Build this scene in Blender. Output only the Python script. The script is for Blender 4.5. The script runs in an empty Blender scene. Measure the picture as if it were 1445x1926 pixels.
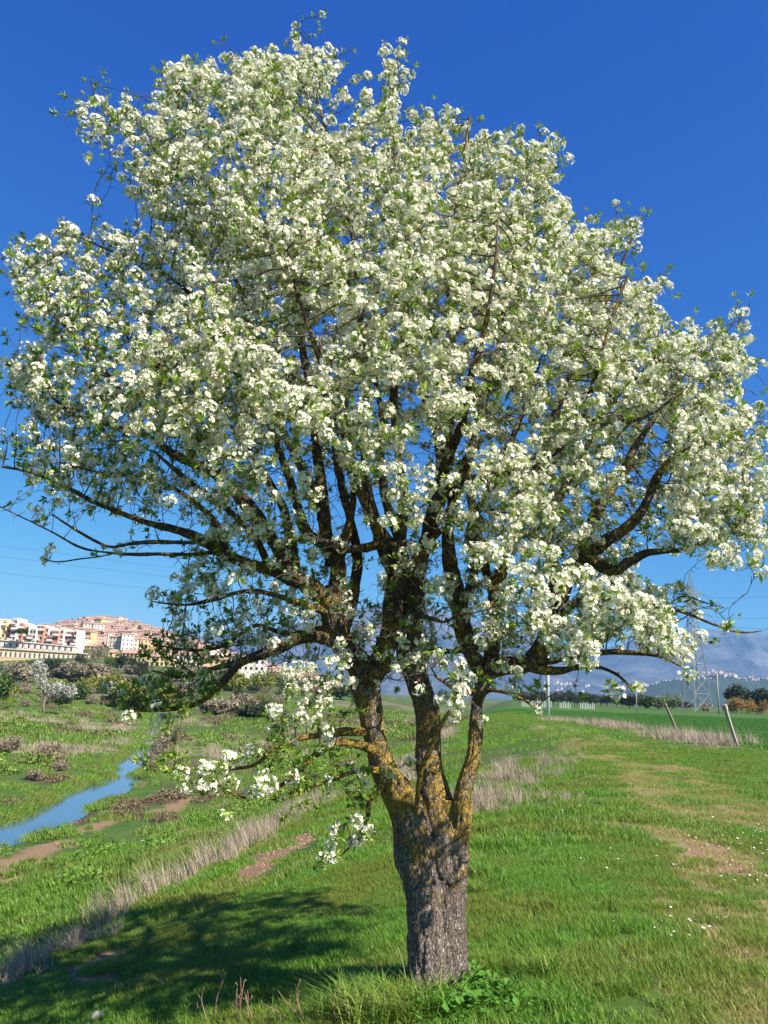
import bpy, math, random
import numpy as np
from mathutils import Vector, Matrix

rad = math.radians
rng = np.random.default_rng(7)
random.seed(7)
sc = bpy.context.scene
COL = sc.collection

# ------------------------------------------------------------------ camera, sky, sun, exposure
FPX, PITCH, ROLL, EYE = 1447.0, rad(13.3), rad(2.3), 1.6
_f = np.array([0, math.cos(PITCH), math.sin(PITCH)])
_r0 = np.array([1.0, 0, 0]); _u0 = np.cross(_r0, _f)
_r = _r0 * math.cos(ROLL) + _u0 * math.sin(ROLL); _u = np.cross(_r, _f)
CAMP = np.array([0, 0, EYE])
cam = bpy.data.cameras.new('camera'); camo = bpy.data.objects.new('camera', cam); COL.objects.link(camo)
cam.sensor_fit = 'VERTICAL'; cam.sensor_height = 24.0; cam.lens = 24.0 * FPX / 1926.0
cam.clip_start = 0.05; cam.clip_end = 40000
M = Matrix(((_r[0], _u[0], -_f[0], 0), (_r[1], _u[1], -_f[1], 0), (_r[2], _u[2], -_f[2], EYE), (0, 0, 0, 1)))
camo.matrix_world = M
sc.camera = camo

SUN_AZ, SUN_EL = 129.0, 42.5        # azimuth clockwise from +Y
world = bpy.data.worlds.new('World'); sc.world = world; world.use_nodes = True
wn = world.node_tree; wn.nodes.clear()
sky = wn.nodes.new('ShaderNodeTexSky'); sky.sky_type = 'NISHITA'; sky.sun_disc = False
sky.sun_elevation = rad(SUN_EL); sky.sun_rotation = rad(SUN_AZ)
sky.altitude = 600; sky.air_density = 1.0; sky.dust_density = 0.15; sky.ozone_density = 3.0
# the camera's vivid rendering of a clear sky: one tone curve per channel over the whole sky
sep_ = wn.nodes.new('ShaderNodeSeparateColor'); cmb = wn.nodes.new('ShaderNodeCombineColor')
wn.links.new(sky.outputs[0], sep_.inputs[0])
for i_, (g_, a_) in enumerate(((1.9, .95), (1.25, .80), (.53, .66))):
    m1 = wn.nodes.new('ShaderNodeMath'); m1.operation = 'MULTIPLY'; m1.inputs[1].default_value = .1; wn.links.new(sep_.outputs[i_], m1.inputs[0])
    m2 = wn.nodes.new('ShaderNodeMath'); m2.operation = 'POWER'; m2.inputs[1].default_value = g_; wn.links.new(m1.outputs[0], m2.inputs[0])
    m3 = wn.nodes.new('ShaderNodeMath'); m3.operation = 'MULTIPLY'; m3.inputs[1].default_value = a_ / .1; wn.links.new(m2.outputs[0], m3.inputs[0])
    wn.links.new(m3.outputs[0], cmb.inputs[i_])
bg = wn.nodes.new('ShaderNodeBackground'); bg.inputs[1].default_value = 0.075
wo = wn.nodes.new('ShaderNodeOutputWorld')
wn.links.new(cmb.outputs[0], bg.inputs[0]); wn.links.new(bg.outputs[0], wo.inputs[0])

sl = bpy.data.lights.new('sun', 'SUN'); sl.energy = 5.0; sl.angle = rad(0.53); sl.color = (1.0, 0.94, 0.84)
so = bpy.data.objects.new('sun', sl); COL.objects.link(so)
sdir = Vector((math.sin(rad(SUN_AZ)) * math.cos(rad(SUN_EL)), math.cos(rad(SUN_AZ)) * math.cos(rad(SUN_EL)), math.sin(rad(SUN_EL))))
so.rotation_euler = sdir.to_track_quat('Z', 'Y').to_euler(); so.location = (30, -30, 60)
sc.view_settings.view_transform = 'Standard'; sc.view_settings.look = 'None'
sc.view_settings.exposure = 1.08; sc.view_settings.gamma = 1.0; sc.view_settings.use_curve_mapping = False
sc.render.engine = 'CYCLES'
sc.cycles.max_bounces = 8; sc.cycles.diffuse_bounces = 4; sc.cycles.glossy_bounces = 2; sc.cycles.transmission_bounces = 4
sc.cycles.volume_bounces = 0; sc.cycles.transparent_max_bounces = 6; sc.cycles.use_denoising = True
sc.cycles.sample_clamp_indirect = 4.0

# ------------------------------------------------------------------ pixel <-> place helpers (photograph pixels)
def ray(x, y):
    return _f + _r * (x - 722.5) / FPX - _u * (y - 963) / FPX
def at(x, y, Y):
    d = ray(x, y); return CAMP + d * (Y / d[1])
def project(p):
    v = np.asarray(p) - CAMP; k = v @ _f
    return 722.5 + FPX * (v @ _r) / k, 963 - FPX * (v @ _u) / k

# ------------------------------------------------------------------ noise
def _hash(ix, iy, iz, seed):
    h = (ix.astype(np.int64) * 374761393 + iy.astype(np.int64) * 668265263 + iz.astype(np.int64) * 1442695041 + seed * 974634777) & 0xffffffff
    h = ((h ^ (h >> 13)) * 1274126177) & 0xffffffff
    h = ((h ^ (h >> 16)) * 2246822519) & 0xffffffff
    return ((h ^ (h >> 15)) & 0xffffff) / float(0xffffff)
def vnoise(x, y, z=0.0, seed=0):
    x = np.asarray(x, float); y = np.asarray(y, float) + 0 * x; z = np.asarray(z, float) + 0 * x
    ix, iy, iz = np.floor(x), np.floor(y), np.floor(z)
    fx, fy, fz = x - ix, y - iy, z - iz
    fx = fx * fx * (3 - 2 * fx); fy = fy * fy * (3 - 2 * fy); fz = fz * fz * (3 - 2 * fz)
    r = 0
    for a in (0, 1):
        for b in (0, 1):
            for c in (0, 1):
                w = (fx if a else 1 - fx) * (fy if b else 1 - fy) * (fz if c else 1 - fz)
                r = r + w * _hash(ix + a, iy + b, iz + c, seed)
    return r
def fbm(x, y, z=0.0, o=4, seed=0):
    r = 0; a = 0.5; s = 0
    for i in range(o):
        r = r + a * vnoise(x * 2 ** i, y * 2 ** i, np.asarray(z) * 2 ** i, seed + i * 17); s += a; a *= 0.5
    return r / s
def sst(x, a, b):
    t = np.clip((np.asarray(x, float) - a) / (b - a), 0, 1); return t * t * (3 - 2 * t)

# ------------------------------------------------------------------ terrain height
def g0(x, y, z):
    d = ray(x, y); return (CAMP + d * ((z - EYE) / d[2]))[:2]
WATER = -4.0
near_bank = [(62, 1582), (83, 1570), (125, 1552), (166, 1530), (208, 1504), (240, 1488), (266, 1466), (275, 1445), (281, 1412), (292, 1390), (306, 1378), (309, 1366)]
far_bank = [(21, 1544), (87, 1507), (145, 1481), (200, 1464), (206, 1450), (201, 1438), (235, 1421), (252, 1404), (262, 1388), (270, 1368)]
nb = [g0(x, y, WATER) for x, y in near_bank]; fb = [g0(x, y, WATER) for x, y in far_bank]
a0 = g0(0, 1597, WATER); a1 = g0(0, 1552, WATER)
riv = [np.array([-40, 12.0]), np.array([-22, 20.5]), a0] + nb + [np.array([-34, 150.0]), np.array([-60, 190.0]), np.array([-66, 185.0]), np.array([-43, 150.0])] + fb[::-1] + [a1, np.array([-24, 26.5]), np.array([-40, 20.0])]
riv = np.array(riv)
def poly_sd(x, y, P):
    x = np.asarray(x, float); y = np.asarray(y, float)
    d = np.full(x.shape, 1e9); ins = np.zeros(x.shape, bool)
    n = len(P)
    for i in range(n):
        ax, ay = P[i]; bx, by = P[(i + 1) % n]
        ex, ey = bx - ax, by - ay
        t = np.clip(((x - ax) * ex + (y - ay) * ey) / (ex * ex + ey * ey), 0, 1)
        d = np.minimum(d, np.hypot(x - ax - t * ex, y - ay - t * ey))
        c = ((ay > y) != (by > y)) & (x < (bx - ax) * (y - ay) / (by - ay + 1e-12) + ax)
        ins ^= c
    return np.where(ins, -d, d)
def line_d(x, y, P):
    d = np.full(np.asarray(x).shape, 1e9)
    for i in range(len(P) - 1):
        ax, ay = P[i][:2]; bx, by = P[i + 1][:2]; ex, ey = bx - ax, by - ay
        t = np.clip(((x - ax) * ex + (y - ay) * ey) / (ex * ex + ey * ey + 1e-12), 0, 1)
        d = np.minimum(d, np.hypot(x - ax - t * ex, y - ay - t * ey))
    return d
TOWN = [(-700, 1235), (-200, 1225), (0, 1213), (100, 1192), (150, 1180), (185, 1176), (240, 1184), (290, 1198), (330, 1210), (400, 1236), (480, 1262), (560, 1285), (640, 1300)]
_tt = np.array([at(x, y, 1300.0) for x, y in TOWN]); T_TAU, T_Z = _tt[:, 0] / 1300.0, _tt[:, 2]
def edge_s(x, y):
    return 0.985 * (0.6 + 0.17 * y - x)
def height(x, y):
    x = np.asarray(x, float); y = np.asarray(y, float)
    s = edge_s(x, y) + 0.5 * (vnoise(x * .25, y * .25, 0, 3) - .5)
    z = np.interp(s, [-60, -1, 0.2, 1.2, 3, 5.0, 6.2, 8, 11, 15], [0, 0, -.04, -.16, -.55, -1.02, -1.45, -2.2, -2.95, -3.3])
    val = sst(s, 8, 14)
    z = z + val * ((fbm(x * .07, y * .07, 0, 3, 5) - .5) * 1.6 + (fbm(x * .45, y * .45, 0, 3, 9) - .5) * .5)
    z = z + (fbm(x * .5, y * .5, 0, 3, 11) - .5) * .10 + (vnoise(x * 2.2, y * 2.2, 0, 12) - .5) * .03
    # far side of the river climbs
    yy = np.maximum(y, 1.0); tau = np.where(y > 1, x / yy, x * 1.0)
    lft = sst(-tau, -0.1, 0.25)
    z = z + lft * sst(yy, 110, 420) * 8.0 * (y > 1)
    zs = np.interp(tau, T_TAU, T_Z); zs = np.where((y > 60) & (tau < 0.02), zs, 0)
    fr = np.interp(yy, [250, 450, 600, 1300, 1500, 2600], [0, .13, .28, 1, .9, 0])
    z = z + np.maximum(zs, 0) * fr
    # distant undulation, flat on the right
    z = z + (fbm(x / 400, y / 400, 0, 3, 21) - .5) * 8 * sst(np.hypot(x, y), 1500, 4000)
    sd = poly_sd(x, y, riv)
    bank = np.where(sd > 0, WATER + 0.05 + np.minimum(sd, 6) * .28, WATER - .15 - np.minimum(-sd, 2) * .35)
    k = sst(sd, 1.2, 5.0)
    z = np.where(sd < 5.0, bank * (1 - k) + z * k, z)
    lim = WATER + .04 + np.maximum(sd, 0) * .5 * 5.4 / np.maximum(y, 15) + np.maximum(sd - 6, 0) * .15
    z = np.where((sd > 0) & (sd < 25) & (y > 12) & (y < 200), np.minimum(z, lim), z)
    return z
def h1(x, y): return float(height(np.array([x]), np.array([y]))[0])
def ground(px, py, tmax=1500):
    d = ray(px, py); d = d / d[1]
    t = np.exp(np.linspace(math.log(1.5), math.log(tmax), 1500))
    P = CAMP + d[None] * t[:, None]
    hh = height(P[:, 0], P[:, 1]); k = np.argmax(P[:, 2] < hh)
    if k == 0: k = len(t) - 1
    a, b = P[k - 1][2] - hh[k - 1], P[k][2] - hh[k]
    u = a / (a - b + 1e-9); p = P[k - 1] * (1 - u) + P[k] * u
    return np.array([p[0], p[1], h1(p[0], p[1])])

# masks in plan
def gl(pts): return [ground(*p)[:2] for p in pts]
DIRT = [(gl([(405, 1672), (440, 1648), (480, 1628), (520, 1602), (560, 1582), (598, 1555)]), .13, 1),
        (gl([(455, 1668), (490, 1632), (530, 1606), (575, 1583), (620, 1572)]), .12, 1),
        (gl([(500, 1608), (520, 1590), (560, 1575), (600, 1568)]), .16, .9),
        (gl([(-30, 1655), (30, 1625), (75, 1602), (115, 1585)]), .42, 1), (gl([(150, 1562), (185, 1552), (215, 1543)]), .35, .9),
        (gl([(310, 1525), (335, 1513), (368, 1500)]), .3, .9), (gl([(330, 1520), (333, 1540), (328, 1558)]), .25, .7),
        (gl([(355, 1560), (352, 1580), (362, 1600)]), .2, .8), (gl([(268, 1402), (272, 1395)]), .5, 1),
        (gl([(415, 1405), (424, 1390)]), .4, .8), (gl([(428, 1508), (430, 1520)]), .3, .6),
        (gl([(1285, 1570), (1325, 1590), (1345, 1615), (1365, 1640)]), .12, .9),
        (gl([(1390, 1522), (1420, 1532), (1450, 1550)]), .13, .9), (gl([(1355, 1640), (1400, 1650)]), .12, .5),
        (gl([(90, 1872), (125, 1845), (160, 1818), (200, 1790)]), .14, .9), (gl([(180, 1840), (200, 1815)]), .10, .9),
        (gl([(170, 1745), (178, 1730)]), .1, .7)]
TRAMP = [(gl([(1500, 1900), (1425, 1790), (1385, 1715), (1350, 1640), (1300, 1575), (1262, 1520), (1200, 1455), (1120, 1410), (1040, 1380), (1005, 1362)]), .42, 1.0),
         (gl([(1500, 1580), (1430, 1545), (1380, 1510), (1300, 1455), (1220, 1420), (1130, 1385), (1060, 1365)]), .42, .8)]
DRY_R = gl([(1040, 1356), (1120, 1362), (1180, 1372), (1260, 1384), (1345, 1400)])
DRY_B = gl([(925, 1520), (960, 1475), (1000, 1440), (1050, 1425)])
def m_dirt(x, y):
    w = (fbm(x * 3, y * 3, 0, 3, 31) - .5)
    r = 0 * np.asarray(x, float)
    for P, wd, v in DIRT:
        wd = wd * 1.5
        d = line_d(x, y, P); r = np.maximum(r, v * (1 - sst(d + w * wd * 2.2, wd * .6, wd * 1.5)))
    sd = poly_sd(x, y, riv)
    r = np.maximum(r, (1 - sst(np.abs(sd - .2), .2, .6)) * (vnoise(x * .3, y * .3, 0, 33) > .55) * .8)
    return r
def m_tramp(x, y):
    w = (fbm(x * 1.3, y * 1.3, 0, 3, 35) - .5); r = 0 * np.asarray(x, float)
    for P, wd, v in TRAMP:
        d = line_d(x, y, P); r = np.maximum(r, v * (1 - sst(d + w * wd * 2.5, wd * .4, wd * 2.2)))
    return r
def m_dry(x, y):
    s = edge_s(x, y); n = fbm(x * .6, y * .6, 0, 3, 41) - .5
    a = 1 - sst(np.abs(s - 5.45 + n * .8), .25, .85)
    a = a * (y < 60) * sst(fbm(x * .8, y * .8, 0, 3, 44), .28, .46)
    sB = (1 - sst(line_d(x, y, DRY_B) + n * 1.6, .2, 1.7)) * sst(fbm(x * 1.1, y * 1.1, 0, 3, 45), .38, .58)
    sR = 1 - sst(line_d(x, y, DRY_R) + n * 2.0, .6, 2.2)
    far = sst(s, 13, 20) * sst(fbm(x * .05, y * .05, 0, 3, 43), .57, .66) * .7 * sst(y, 30, 70)
    return np.clip(np.maximum.reduce([a, sB, sR, far]), 0, 1)
def m_brown(x, y):
    s = edge_s(x, y)
    return sst(s, 6.2, 8) * sst(fbm(x * .22, y * .22, 0, 4, 51), .56, .67)

# ------------------------------------------------------------------ materials
def newmat(name):
    m = bpy.data.materials.new(name); m.use_nodes = True; nt = m.node_tree; nt.nodes.clear()
    o = nt.nodes.new('ShaderNodeOutputMaterial'); return m, nt, o
class N:
    def __init__(s, nt): s.nt = nt
    def n(s, t, **k):
        nd = s.nt.nodes.new(t)
        for a, b in k.items(): setattr(nd, a, b)
        return nd
    def l(s, a, b): s.nt.links.new(a, b)
    def noise(s, vec, scale, detail=4, rough=.55):
        q = s.n('ShaderNodeTexNoise'); q.inputs['Scale'].default_value = scale; q.inputs['Detail'].default_value = detail; q.inputs['Roughness'].default_value = rough
        if vec is not None: s.l(vec, q.inputs['Vector'])
        return q.outputs['Fac']
    def ramp(s, fac, stops):
        q = s.n('ShaderNodeValToRGB'); e = q.color_ramp.elements
        while len(e) < len(stops): e.new(0.5)
        for i, (p, c) in enumerate(stops):
            e[i].position = p; e[i].color = (c[0], c[1], c[2], 1) if hasattr(c, '__len__') else (c, c, c, 1)
        s.l(fac, q.inputs[0]); return q.outputs[0]
    def mix(s, f, a, b, mode='MIX'):
        q = s.n('ShaderNodeMix', data_type='RGBA', blend_type=mode)
        for sock, v in ((q.inputs[0], f), (q.inputs[6], a), (q.inputs[7], b)):
            if hasattr(v, 'is_output'): s.l(v, sock)
            elif hasattr(v, '__len__'): sock.default_value = (*v[:3], 1)
            else: sock.default_value = v
        return q.outputs[2]
    def math(s, op, a, b=0.0):
        q = s.n('ShaderNodeMath', operation=op)
        for sock, v in ((q.inputs[0], a), (q.inputs[1], b)):
            if hasattr(v, 'is_output'): s.l(v, sock)
            else: sock.default_value = v
        return q.outputs[0]
    def bsdf(s, col, rough=.8, spec=.3):
        q = s.n('ShaderNodeBsdfPrincipled')
        if hasattr(col, 'is_output'): s.l(col, q.inputs['Base Color'])
        else: q.inputs['Base Color'].default_value = (*col, 1)
        q.inputs['Roughness'].default_value = rough; q.inputs['Specular IOR Level'].default_value = spec
        return q
    def bump(s, h, strength, dist, target):
        q = s.n('ShaderNodeBump'); q.inputs['Strength'].default_value = strength; q.inputs['Distance'].default_value = dist
        s.l(h, q.inputs['Height']); s.l(q.outputs[0], target.inputs['Normal'])
def pos(k): return k.n('ShaderNodeNewGeometry').outputs['Position']
def island(k): return k.n('ShaderNodeNewGeometry').outputs['Random Per Island']
def mapped(k, v, scale):
    q = k.n('ShaderNodeMapping'); q.inputs['Scale'].default_value = scale; k.l(v, q.inputs[0]); return q.outputs[0]
def plain(name, col, rough=.8, var=.12, scale=3.0, spec=.3):
    m, nt, o = newmat(name); k = N(nt); p = pos(k)
    c = k.mix(k.noise(p, scale, 4), [v * (1 - var) for v in col], [min(1, v * (1 + var)) for v in col])
    b = k.bsdf(c, rough, spec); k.l(b.outputs[0], o.inputs[0]); return m
def leafy(name, stops, trans=.35, tcol=None, rough=.55, patch=None, pscale=.5, spec=.3):
    """thin leaf / petal / blade material: colour varies per leaf, some light passes through"""
    m, nt, o = newmat(name); k = N(nt)
    c = k.ramp(island(k), stops)
    if patch is not None:
        f = k.ramp(k.noise(pos(k), pscale, 3), [(.42, 0), (.60, 1)]); c = k.mix(f, c, k.mix(.7, c, patch))
    b = k.bsdf(c, rough, spec); t = k.n('ShaderNodeBsdfTranslucent')
    tc = k.mix(1.0, c, tcol if tcol else (1, 1, 1), 'MULTIPLY') if tcol else c
    k.l(tc, t.inputs[0]); ms = k.n('ShaderNodeMixShader'); ms.inputs[0].default_value = trans
    k.l(b.outputs[0], ms.inputs[1]); k.l(t.outputs[0], ms.inputs[2]); k.l(ms.outputs[0], o.inputs[0]); return m

def mat_ground():
    m, nt, o = newmat('meadow_soil'); k = N(nt); p = pos(k)
    def at_(n): q = k.n('ShaderNodeAttribute'); q.attribute_name = n; return q.outputs['Fac']
    big = k.noise(p, .045, 4); mid = k.noise(p, .7, 5); fine = k.noise(p, 9, 5, .7)
    green = k.ramp(mid, [(.3, (.05, .12, .016)), (.5, (.09, .19, .025)), (.7, (.15, .24, .04))])
    green = k.mix(k.ramp(big, [(.45, 0), (.62, 1)]), green, (.13, .16, .04))
    green = k.mix(k.math('MULTIPLY', fine, .6), green, (.02, .05, .008))
    sp = k.ramp(k.noise(p, 70, 3, .8), [(.38, .55), (.6, 0)])
    c = k.mix(at_('brown'), green, k.ramp(fine, [(.35, (.06, .045, .03)), (.65, (.14, .11, .06))]))
    c = k.mix(at_('tramp'), c, k.ramp(fine, [(.3, (.22, .20, .06)), (.7, (.40, .33, .16))]))
    c = k.mix(at_('dry'), c, k.ramp(fine, [(.3, (.17, .14, .08)), (.7, (.38, .31, .21))]))
    c = k.mix(at_('field'), c, k.ramp(mid, [(.3, (.045, .13, .02)), (.7, (.07, .18, .03))]))
    dirt = k.ramp(k.noise(p, 14, 5, .7), [(.3, (.26, .15, .085)), (.7, (.46, .29, .17))])
    c = k.mix(at_('dirt'), c, dirt)
    c = k.mix(sp, c, (.05, .045, .02))
    b = k.bsdf(c, .95, .15); k.bump(k.noise(p, 20, 6, .75), .8, .04, b); k.l(b.outputs[0], o.inputs[0]); return m

def mat_bark(name, lichen_lo, lichen_hi, dens, base=((.05, .038, .032), (.46, .37, .315))):
    m, nt, o = newmat(name); k = N(nt); p = pos(k)
    wob = k.n('ShaderNodeTexNoise'); wob.inputs['Scale'].default_value = 14.0; wob.inputs['Detail'].default_value = 4
    k.l(p, wob.inputs['Vector'])
    add = k.n('ShaderNodeVectorMath', operation='MULTIPLY_ADD'); k.l(wob.outputs['Color'], add.inputs[0]); add.inputs[1].default_value = (.075, .075, .12); k.l(p, add.inputs[2])
    v = k.n('ShaderNodeTexVoronoi', feature='DISTANCE_TO_EDGE'); k.l(mapped(k, add.outputs[0], (62, 62, 21)), v.inputs['Vector']); v.inputs['Scale'].default_value = 1.0
    rid = k.math('ABSOLUTE', k.math('SUBTRACT', k.noise(mapped(k, p, (1, 1, .3)), 34, 5, .6), .5))
    ridge_ = k.ramp(rid, [(.0, 0), (.07, 1)])
    crack = k.math('MULTIPLY', k.ramp(v.outputs['Distance'], [(.0, .15), (.16, 1)]), k.math('ADD', k.math('MULTIPLY', ridge_, .6), .4))
    fine = k.noise(mapped(k, p, (1, 1, .5)), 90, 6, .75)
    tone = k.ramp(k.noise(mapped(k, p, (1, 1, .35)), 7, 5, .65), [(.3, [c * .62 for c in base[1]]), (.7, base[1])])
    c = k.mix(crack, base[0], tone)
    c = k.mix(k.ramp(fine, [(.36, .5), (.55, 0)]), c, base[0])
    sep = k.n('ShaderNodeSeparateXYZ'); k.l(p, sep.inputs[0])
    mr = k.n('ShaderNodeMapRange', interpolation_type='SMOOTHSTEP'); k.l(sep.outputs[2], mr.inputs[0])
    mr.inputs[1].default_value = lichen_lo; mr.inputs[2].default_value = lichen_hi
    pm = k.math('ADD', k.math('MULTIPLY', k.noise(p, 5.0, 5, .65), 1.6), k.math('MULTIPLY', k.noise(p, 48, 4, .7), 1.5))
    m2 = k.n('ShaderNodeMapRange', interpolation_type='SMOOTHSTEP'); k.l(sep.outputs[2], m2.inputs[0])
    m2.inputs[1].default_value = 1.25; m2.inputs[2].default_value = 1.9; m2.inputs[3].default_value = 1.0; m2.inputs[4].default_value = .35
    pm = k.math('ADD', pm, k.math('MULTIPLY', k.math('MULTIPLY', mr.outputs[0], m2.outputs[0]), .46))
    lm = k.math('MULTIPLY', k.ramp(k.math('MULTIPLY', pm, .5), [(dens, 0), (dens + .05, 1)]), k.ramp(crack, [(.12, 0), (.38, 1)]))
    lc = k.ramp(k.noise(p, 60, 3), [(.3, (.30, .18, .04)), (.55, (.50, .33, .07)), (.8, (.46, .37, .15))])
    c = k.mix(lm, c, lc)
    b = k.bsdf(c, .92, .15)
    hgt = k.math('ADD', crack, k.math('MULTIPLY', fine, .6))
    k.bump(k.math('ADD', hgt, k.math('MULTIPLY', lm, .3)), 1.0, .010, b); k.l(b.outputs[0], o.inputs[0]); return m

def mat_water():
    m, nt, o = newmat('river_water'); k = N(nt); p = pos(k)
    b = k.bsdf((.07, .12, .17), .05, .7); b.inputs['IOR'].default_value = 1.33
    k.bump(k.noise(mapped(k, p, (1, .5, 1)), 1.6, 4, .6), .18, .02, b); k.l(b.outputs[0], o.inputs[0]); return m

MAT = {
 'ground': mat_ground(), 'water': mat_water(),
 'trunk': mat_bark('furrowed_bark', .05, 1.0, .955), 'limb': mat_bark('lichen_bark', .2, 1.0, .875, ((.035, .026, .02), (.26, .20, .155))),
 'twig': plain('twig_bark', (.10, .078, .06), .85, .4, 20),
 'petal': leafy('pear_petal', [(0, (.80, .75, .54)), (.5, (.90, .87, .70)), (1, (.92, .91, .80))], .22, rough=.6),
 'flower_eye': leafy('flower_centre', [(0, (.34, .38, .07)), (1, (.56, .44, .12))], .1),
 'leaf': leafy('young_pear_leaf', [(0, (.11, .20, .02)), (.5, (.24, .36, .04)), (1, (.40, .50, .10))], .32, (.95, 1, .5), .42, spec=.5),
 'grass': leafy('grass_blade', [(0, (.06, .17, .018)), (.5, (.13, .31, .028)), (.85, (.22, .39, .045)), (1, (.36, .36, .12))], .32, (1, 1, .45), .5, (.22, .24, .04), .8),
 'field': leafy('field_grass', [(0, (.05, .16, .02)), (1, (.10, .25, .04))], .3, (.8, 1, .4), .5),
 'weed': leafy('meadow_weed', [(0, (.06, .15, .02)), (.5, (.14, .30, .03)), (.9, (.25, .38, .05)), (1, (.36, .34, .14))], .3, (1, 1, .5), .5, (.22, .24, .06), .35),
 'dry': leafy('dry_grass', [(0, (.22, .165, .11)), (.5, (.44, .35, .25)), (1, (.64, .55, .40))], .2, rough=.7),
 'bramble': leafy('bramble_scrub', [(0, (.09, .06, .04)), (.5, (.18, .13, .075)), (1, (.27, .22, .12))], .15, rough=.7),
 'worn': leafy('worn_grass', [(0, (.22, .24, .05)), (.6, (.38, .34, .10)), (1, (.52, .44, .22))], .3, rough=.6),
 'broad': leafy('broad_weed_leaf', [(0, (.05, .14, .02)), (.6, (.10, .24, .03)), (1, (.22, .34, .07))], .28, (.9, 1, .4), .6, spec=.2),
}

# ------------------------------------------------------------------ object helpers
def tag(o, label=None, cat=None, group=None, kind=None):
    if label: o['label'] = label
    if cat: o['category'] = cat
    if group: o['group'] = group
    if kind: o['kind'] = kind
    return o
def mesh_np(name, V, F, mats, mi=None, smooth=False):
    """V Nx3, F list of arrays (k,3)/(k,4) or one array"""
    if not isinstance(F, list): F = [F]
    F = [np.asarray(f, np.int32) for f in F if len(f)]
    me = bpy.data.meshes.new(name); V = np.asarray(V, np.float32)
    me.vertices.add(len(V)); me.vertices.foreach_set('co', V.ravel())
    tot = np.concatenate([np.full(len(f), f.shape[1], np.int32) for f in F]); idx = np.concatenate([f.ravel() for f in F])
    me.loops.add(len(idx)); me.loops.foreach_set('vertex_index', idx)
    me.polygons.add(len(tot)); st = np.zeros(len(tot), np.int32); st[1:] = np.cumsum(tot)[:-1]
    me.polygons.foreach_set('loop_start', st); me.polygons.foreach_set('loop_total', tot)
    for m in (mats if isinstance(mats, list) else [mats]): me.materials.append(m)
    if mi is not None: me.polygons.foreach_set('material_index', np.asarray(mi, np.int32))
    me.polygons.foreach_set('use_smooth', np.full(len(tot), smooth, bool))
    me.update(calc_edges=True); me.validate()
    return me
def obj(name, me, parent=None, loc=None):
    o = bpy.data.objects.new(name, me); COL.objects.link(o)
    if parent is not None: o.parent = parent
    if loc is not None: o.location = loc
    return o
def empty(name, loc=(0, 0, 0), rz=0.0, **k):
    o = bpy.data.objects.new(name, None); COL.objects.link(o); o.location = loc; o.rotation_euler = (0, 0, rz); o.empty_display_size = .2
    return tag(o, **k)
def copy_tree(o, parent=None):
    c = o.copy(); COL.objects.link(c); c.parent = parent
    for ch in o.children: copy_tree(ch, c)
    return c
class MB:
    def __init__(s): s.v = []; s.f3 = []; s.f4 = []; s.n = 0; s.m3 = []; s.m4 = []
    def add(s, V, F, m=0):
        F = np.asarray(F, int) + s.n; V = np.asarray(V, float); s.v.append(V); s.n += len(V)
        if F.shape[1] == 3: s.f3.append(F); s.m3 += [m] * len(F)
        else: s.f4.append(F); s.m4 += [m] * len(F)
    def box(s, c, d, rz=0, m=0):
        x, y, z = np.array(d) / 2
        V = np.array([(sx * x, sy * y, sz * z) for sz in (-1, 1) for sy in (-1, 1) for sx in (-1, 1)])
        ca, sa = math.cos(rz), math.sin(rz); V = V @ np.array([[ca, sa, 0], [-sa, ca, 0], [0, 0, 1]]) + np.array(c)
        s.add(V, [(0, 2, 3, 1), (4, 5, 7, 6), (0, 1, 5, 4), (2, 6, 7, 3), (0, 4, 6, 2), (1, 3, 7, 5)], m)
    def tube(s, P, R, sides=6, m=0, cap=True):
        V, F, C = tube(P, R, sides, cap); s.add(V, F, m)
        if len(C): s.f3.append(np.asarray(C) + s.n - len(V)); s.m3 += [m] * len(C)
    def bar(s, a, b, w, m=0): s.tube([a, b], [w / 2, w / 2], 4, m)
    def mesh(s, name, mats, smooth=False):
        F = []; mi = []
        if s.f3: F.append(np.concatenate(s.f3)); mi += s.m3
        if s.f4: F.append(np.concatenate(s.f4)); mi += s.m4
        return mesh_np(name, np.concatenate(s.v), F, mats, mi, smooth)
    def build(s, name, mats, parent=None, smooth=False): return obj(name, s.mesh(name, mats, smooth), parent)
def frames(P):
    P = np.asarray(P, float); T = np.gradient(P, axis=0); T /= np.linalg.norm(T, axis=1)[:, None] + 1e-12
    a = np.array([0, 0, 1.0]) if abs(T[0][2]) < .8 else np.array([1.0, 0, 0])
    A = np.zeros_like(P); u = np.cross(T[0], a); u /= np.linalg.norm(u)
    for i in range(len(P)):
        u = u - T[i] * (u @ T[i]); u /= np.linalg.norm(u) + 1e-12; A[i] = u
    return T, A, np.cross(T, A)
def tube(P, R, sides=6, cap=True):
    P = np.asarray(P, float); R = np.asarray(R, float); T, A, B = frames(P)
    th = np.arange(sides) * 2 * math.pi / sides
    V = P[:, None] + R[:, None, None] * (A[:, None] * np.cos(th)[None, :, None] + B[:, None] * np.sin(th)[None, :, None])
    V = V.reshape(-1, 3); n = len(P)
    i, j = np.meshgrid(np.arange(n - 1), np.arange(sides), indexing='ij'); jn = (j + 1) % sides
    F = np.stack([i * sides + j, i * sides + jn, (i + 1) * sides + jn, (i + 1) * sides + j], -1).reshape(-1, 4)
    C = []
    if cap:
        C = [(0, k + 1, k) for k in range(1, sides - 1)] + [((n - 1) * sides, (n - 1) * sides + k, (n - 1) * sides + k + 1) for k in range(1, sides - 1)]
    return V, F, np.array(C) if C else []
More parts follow.
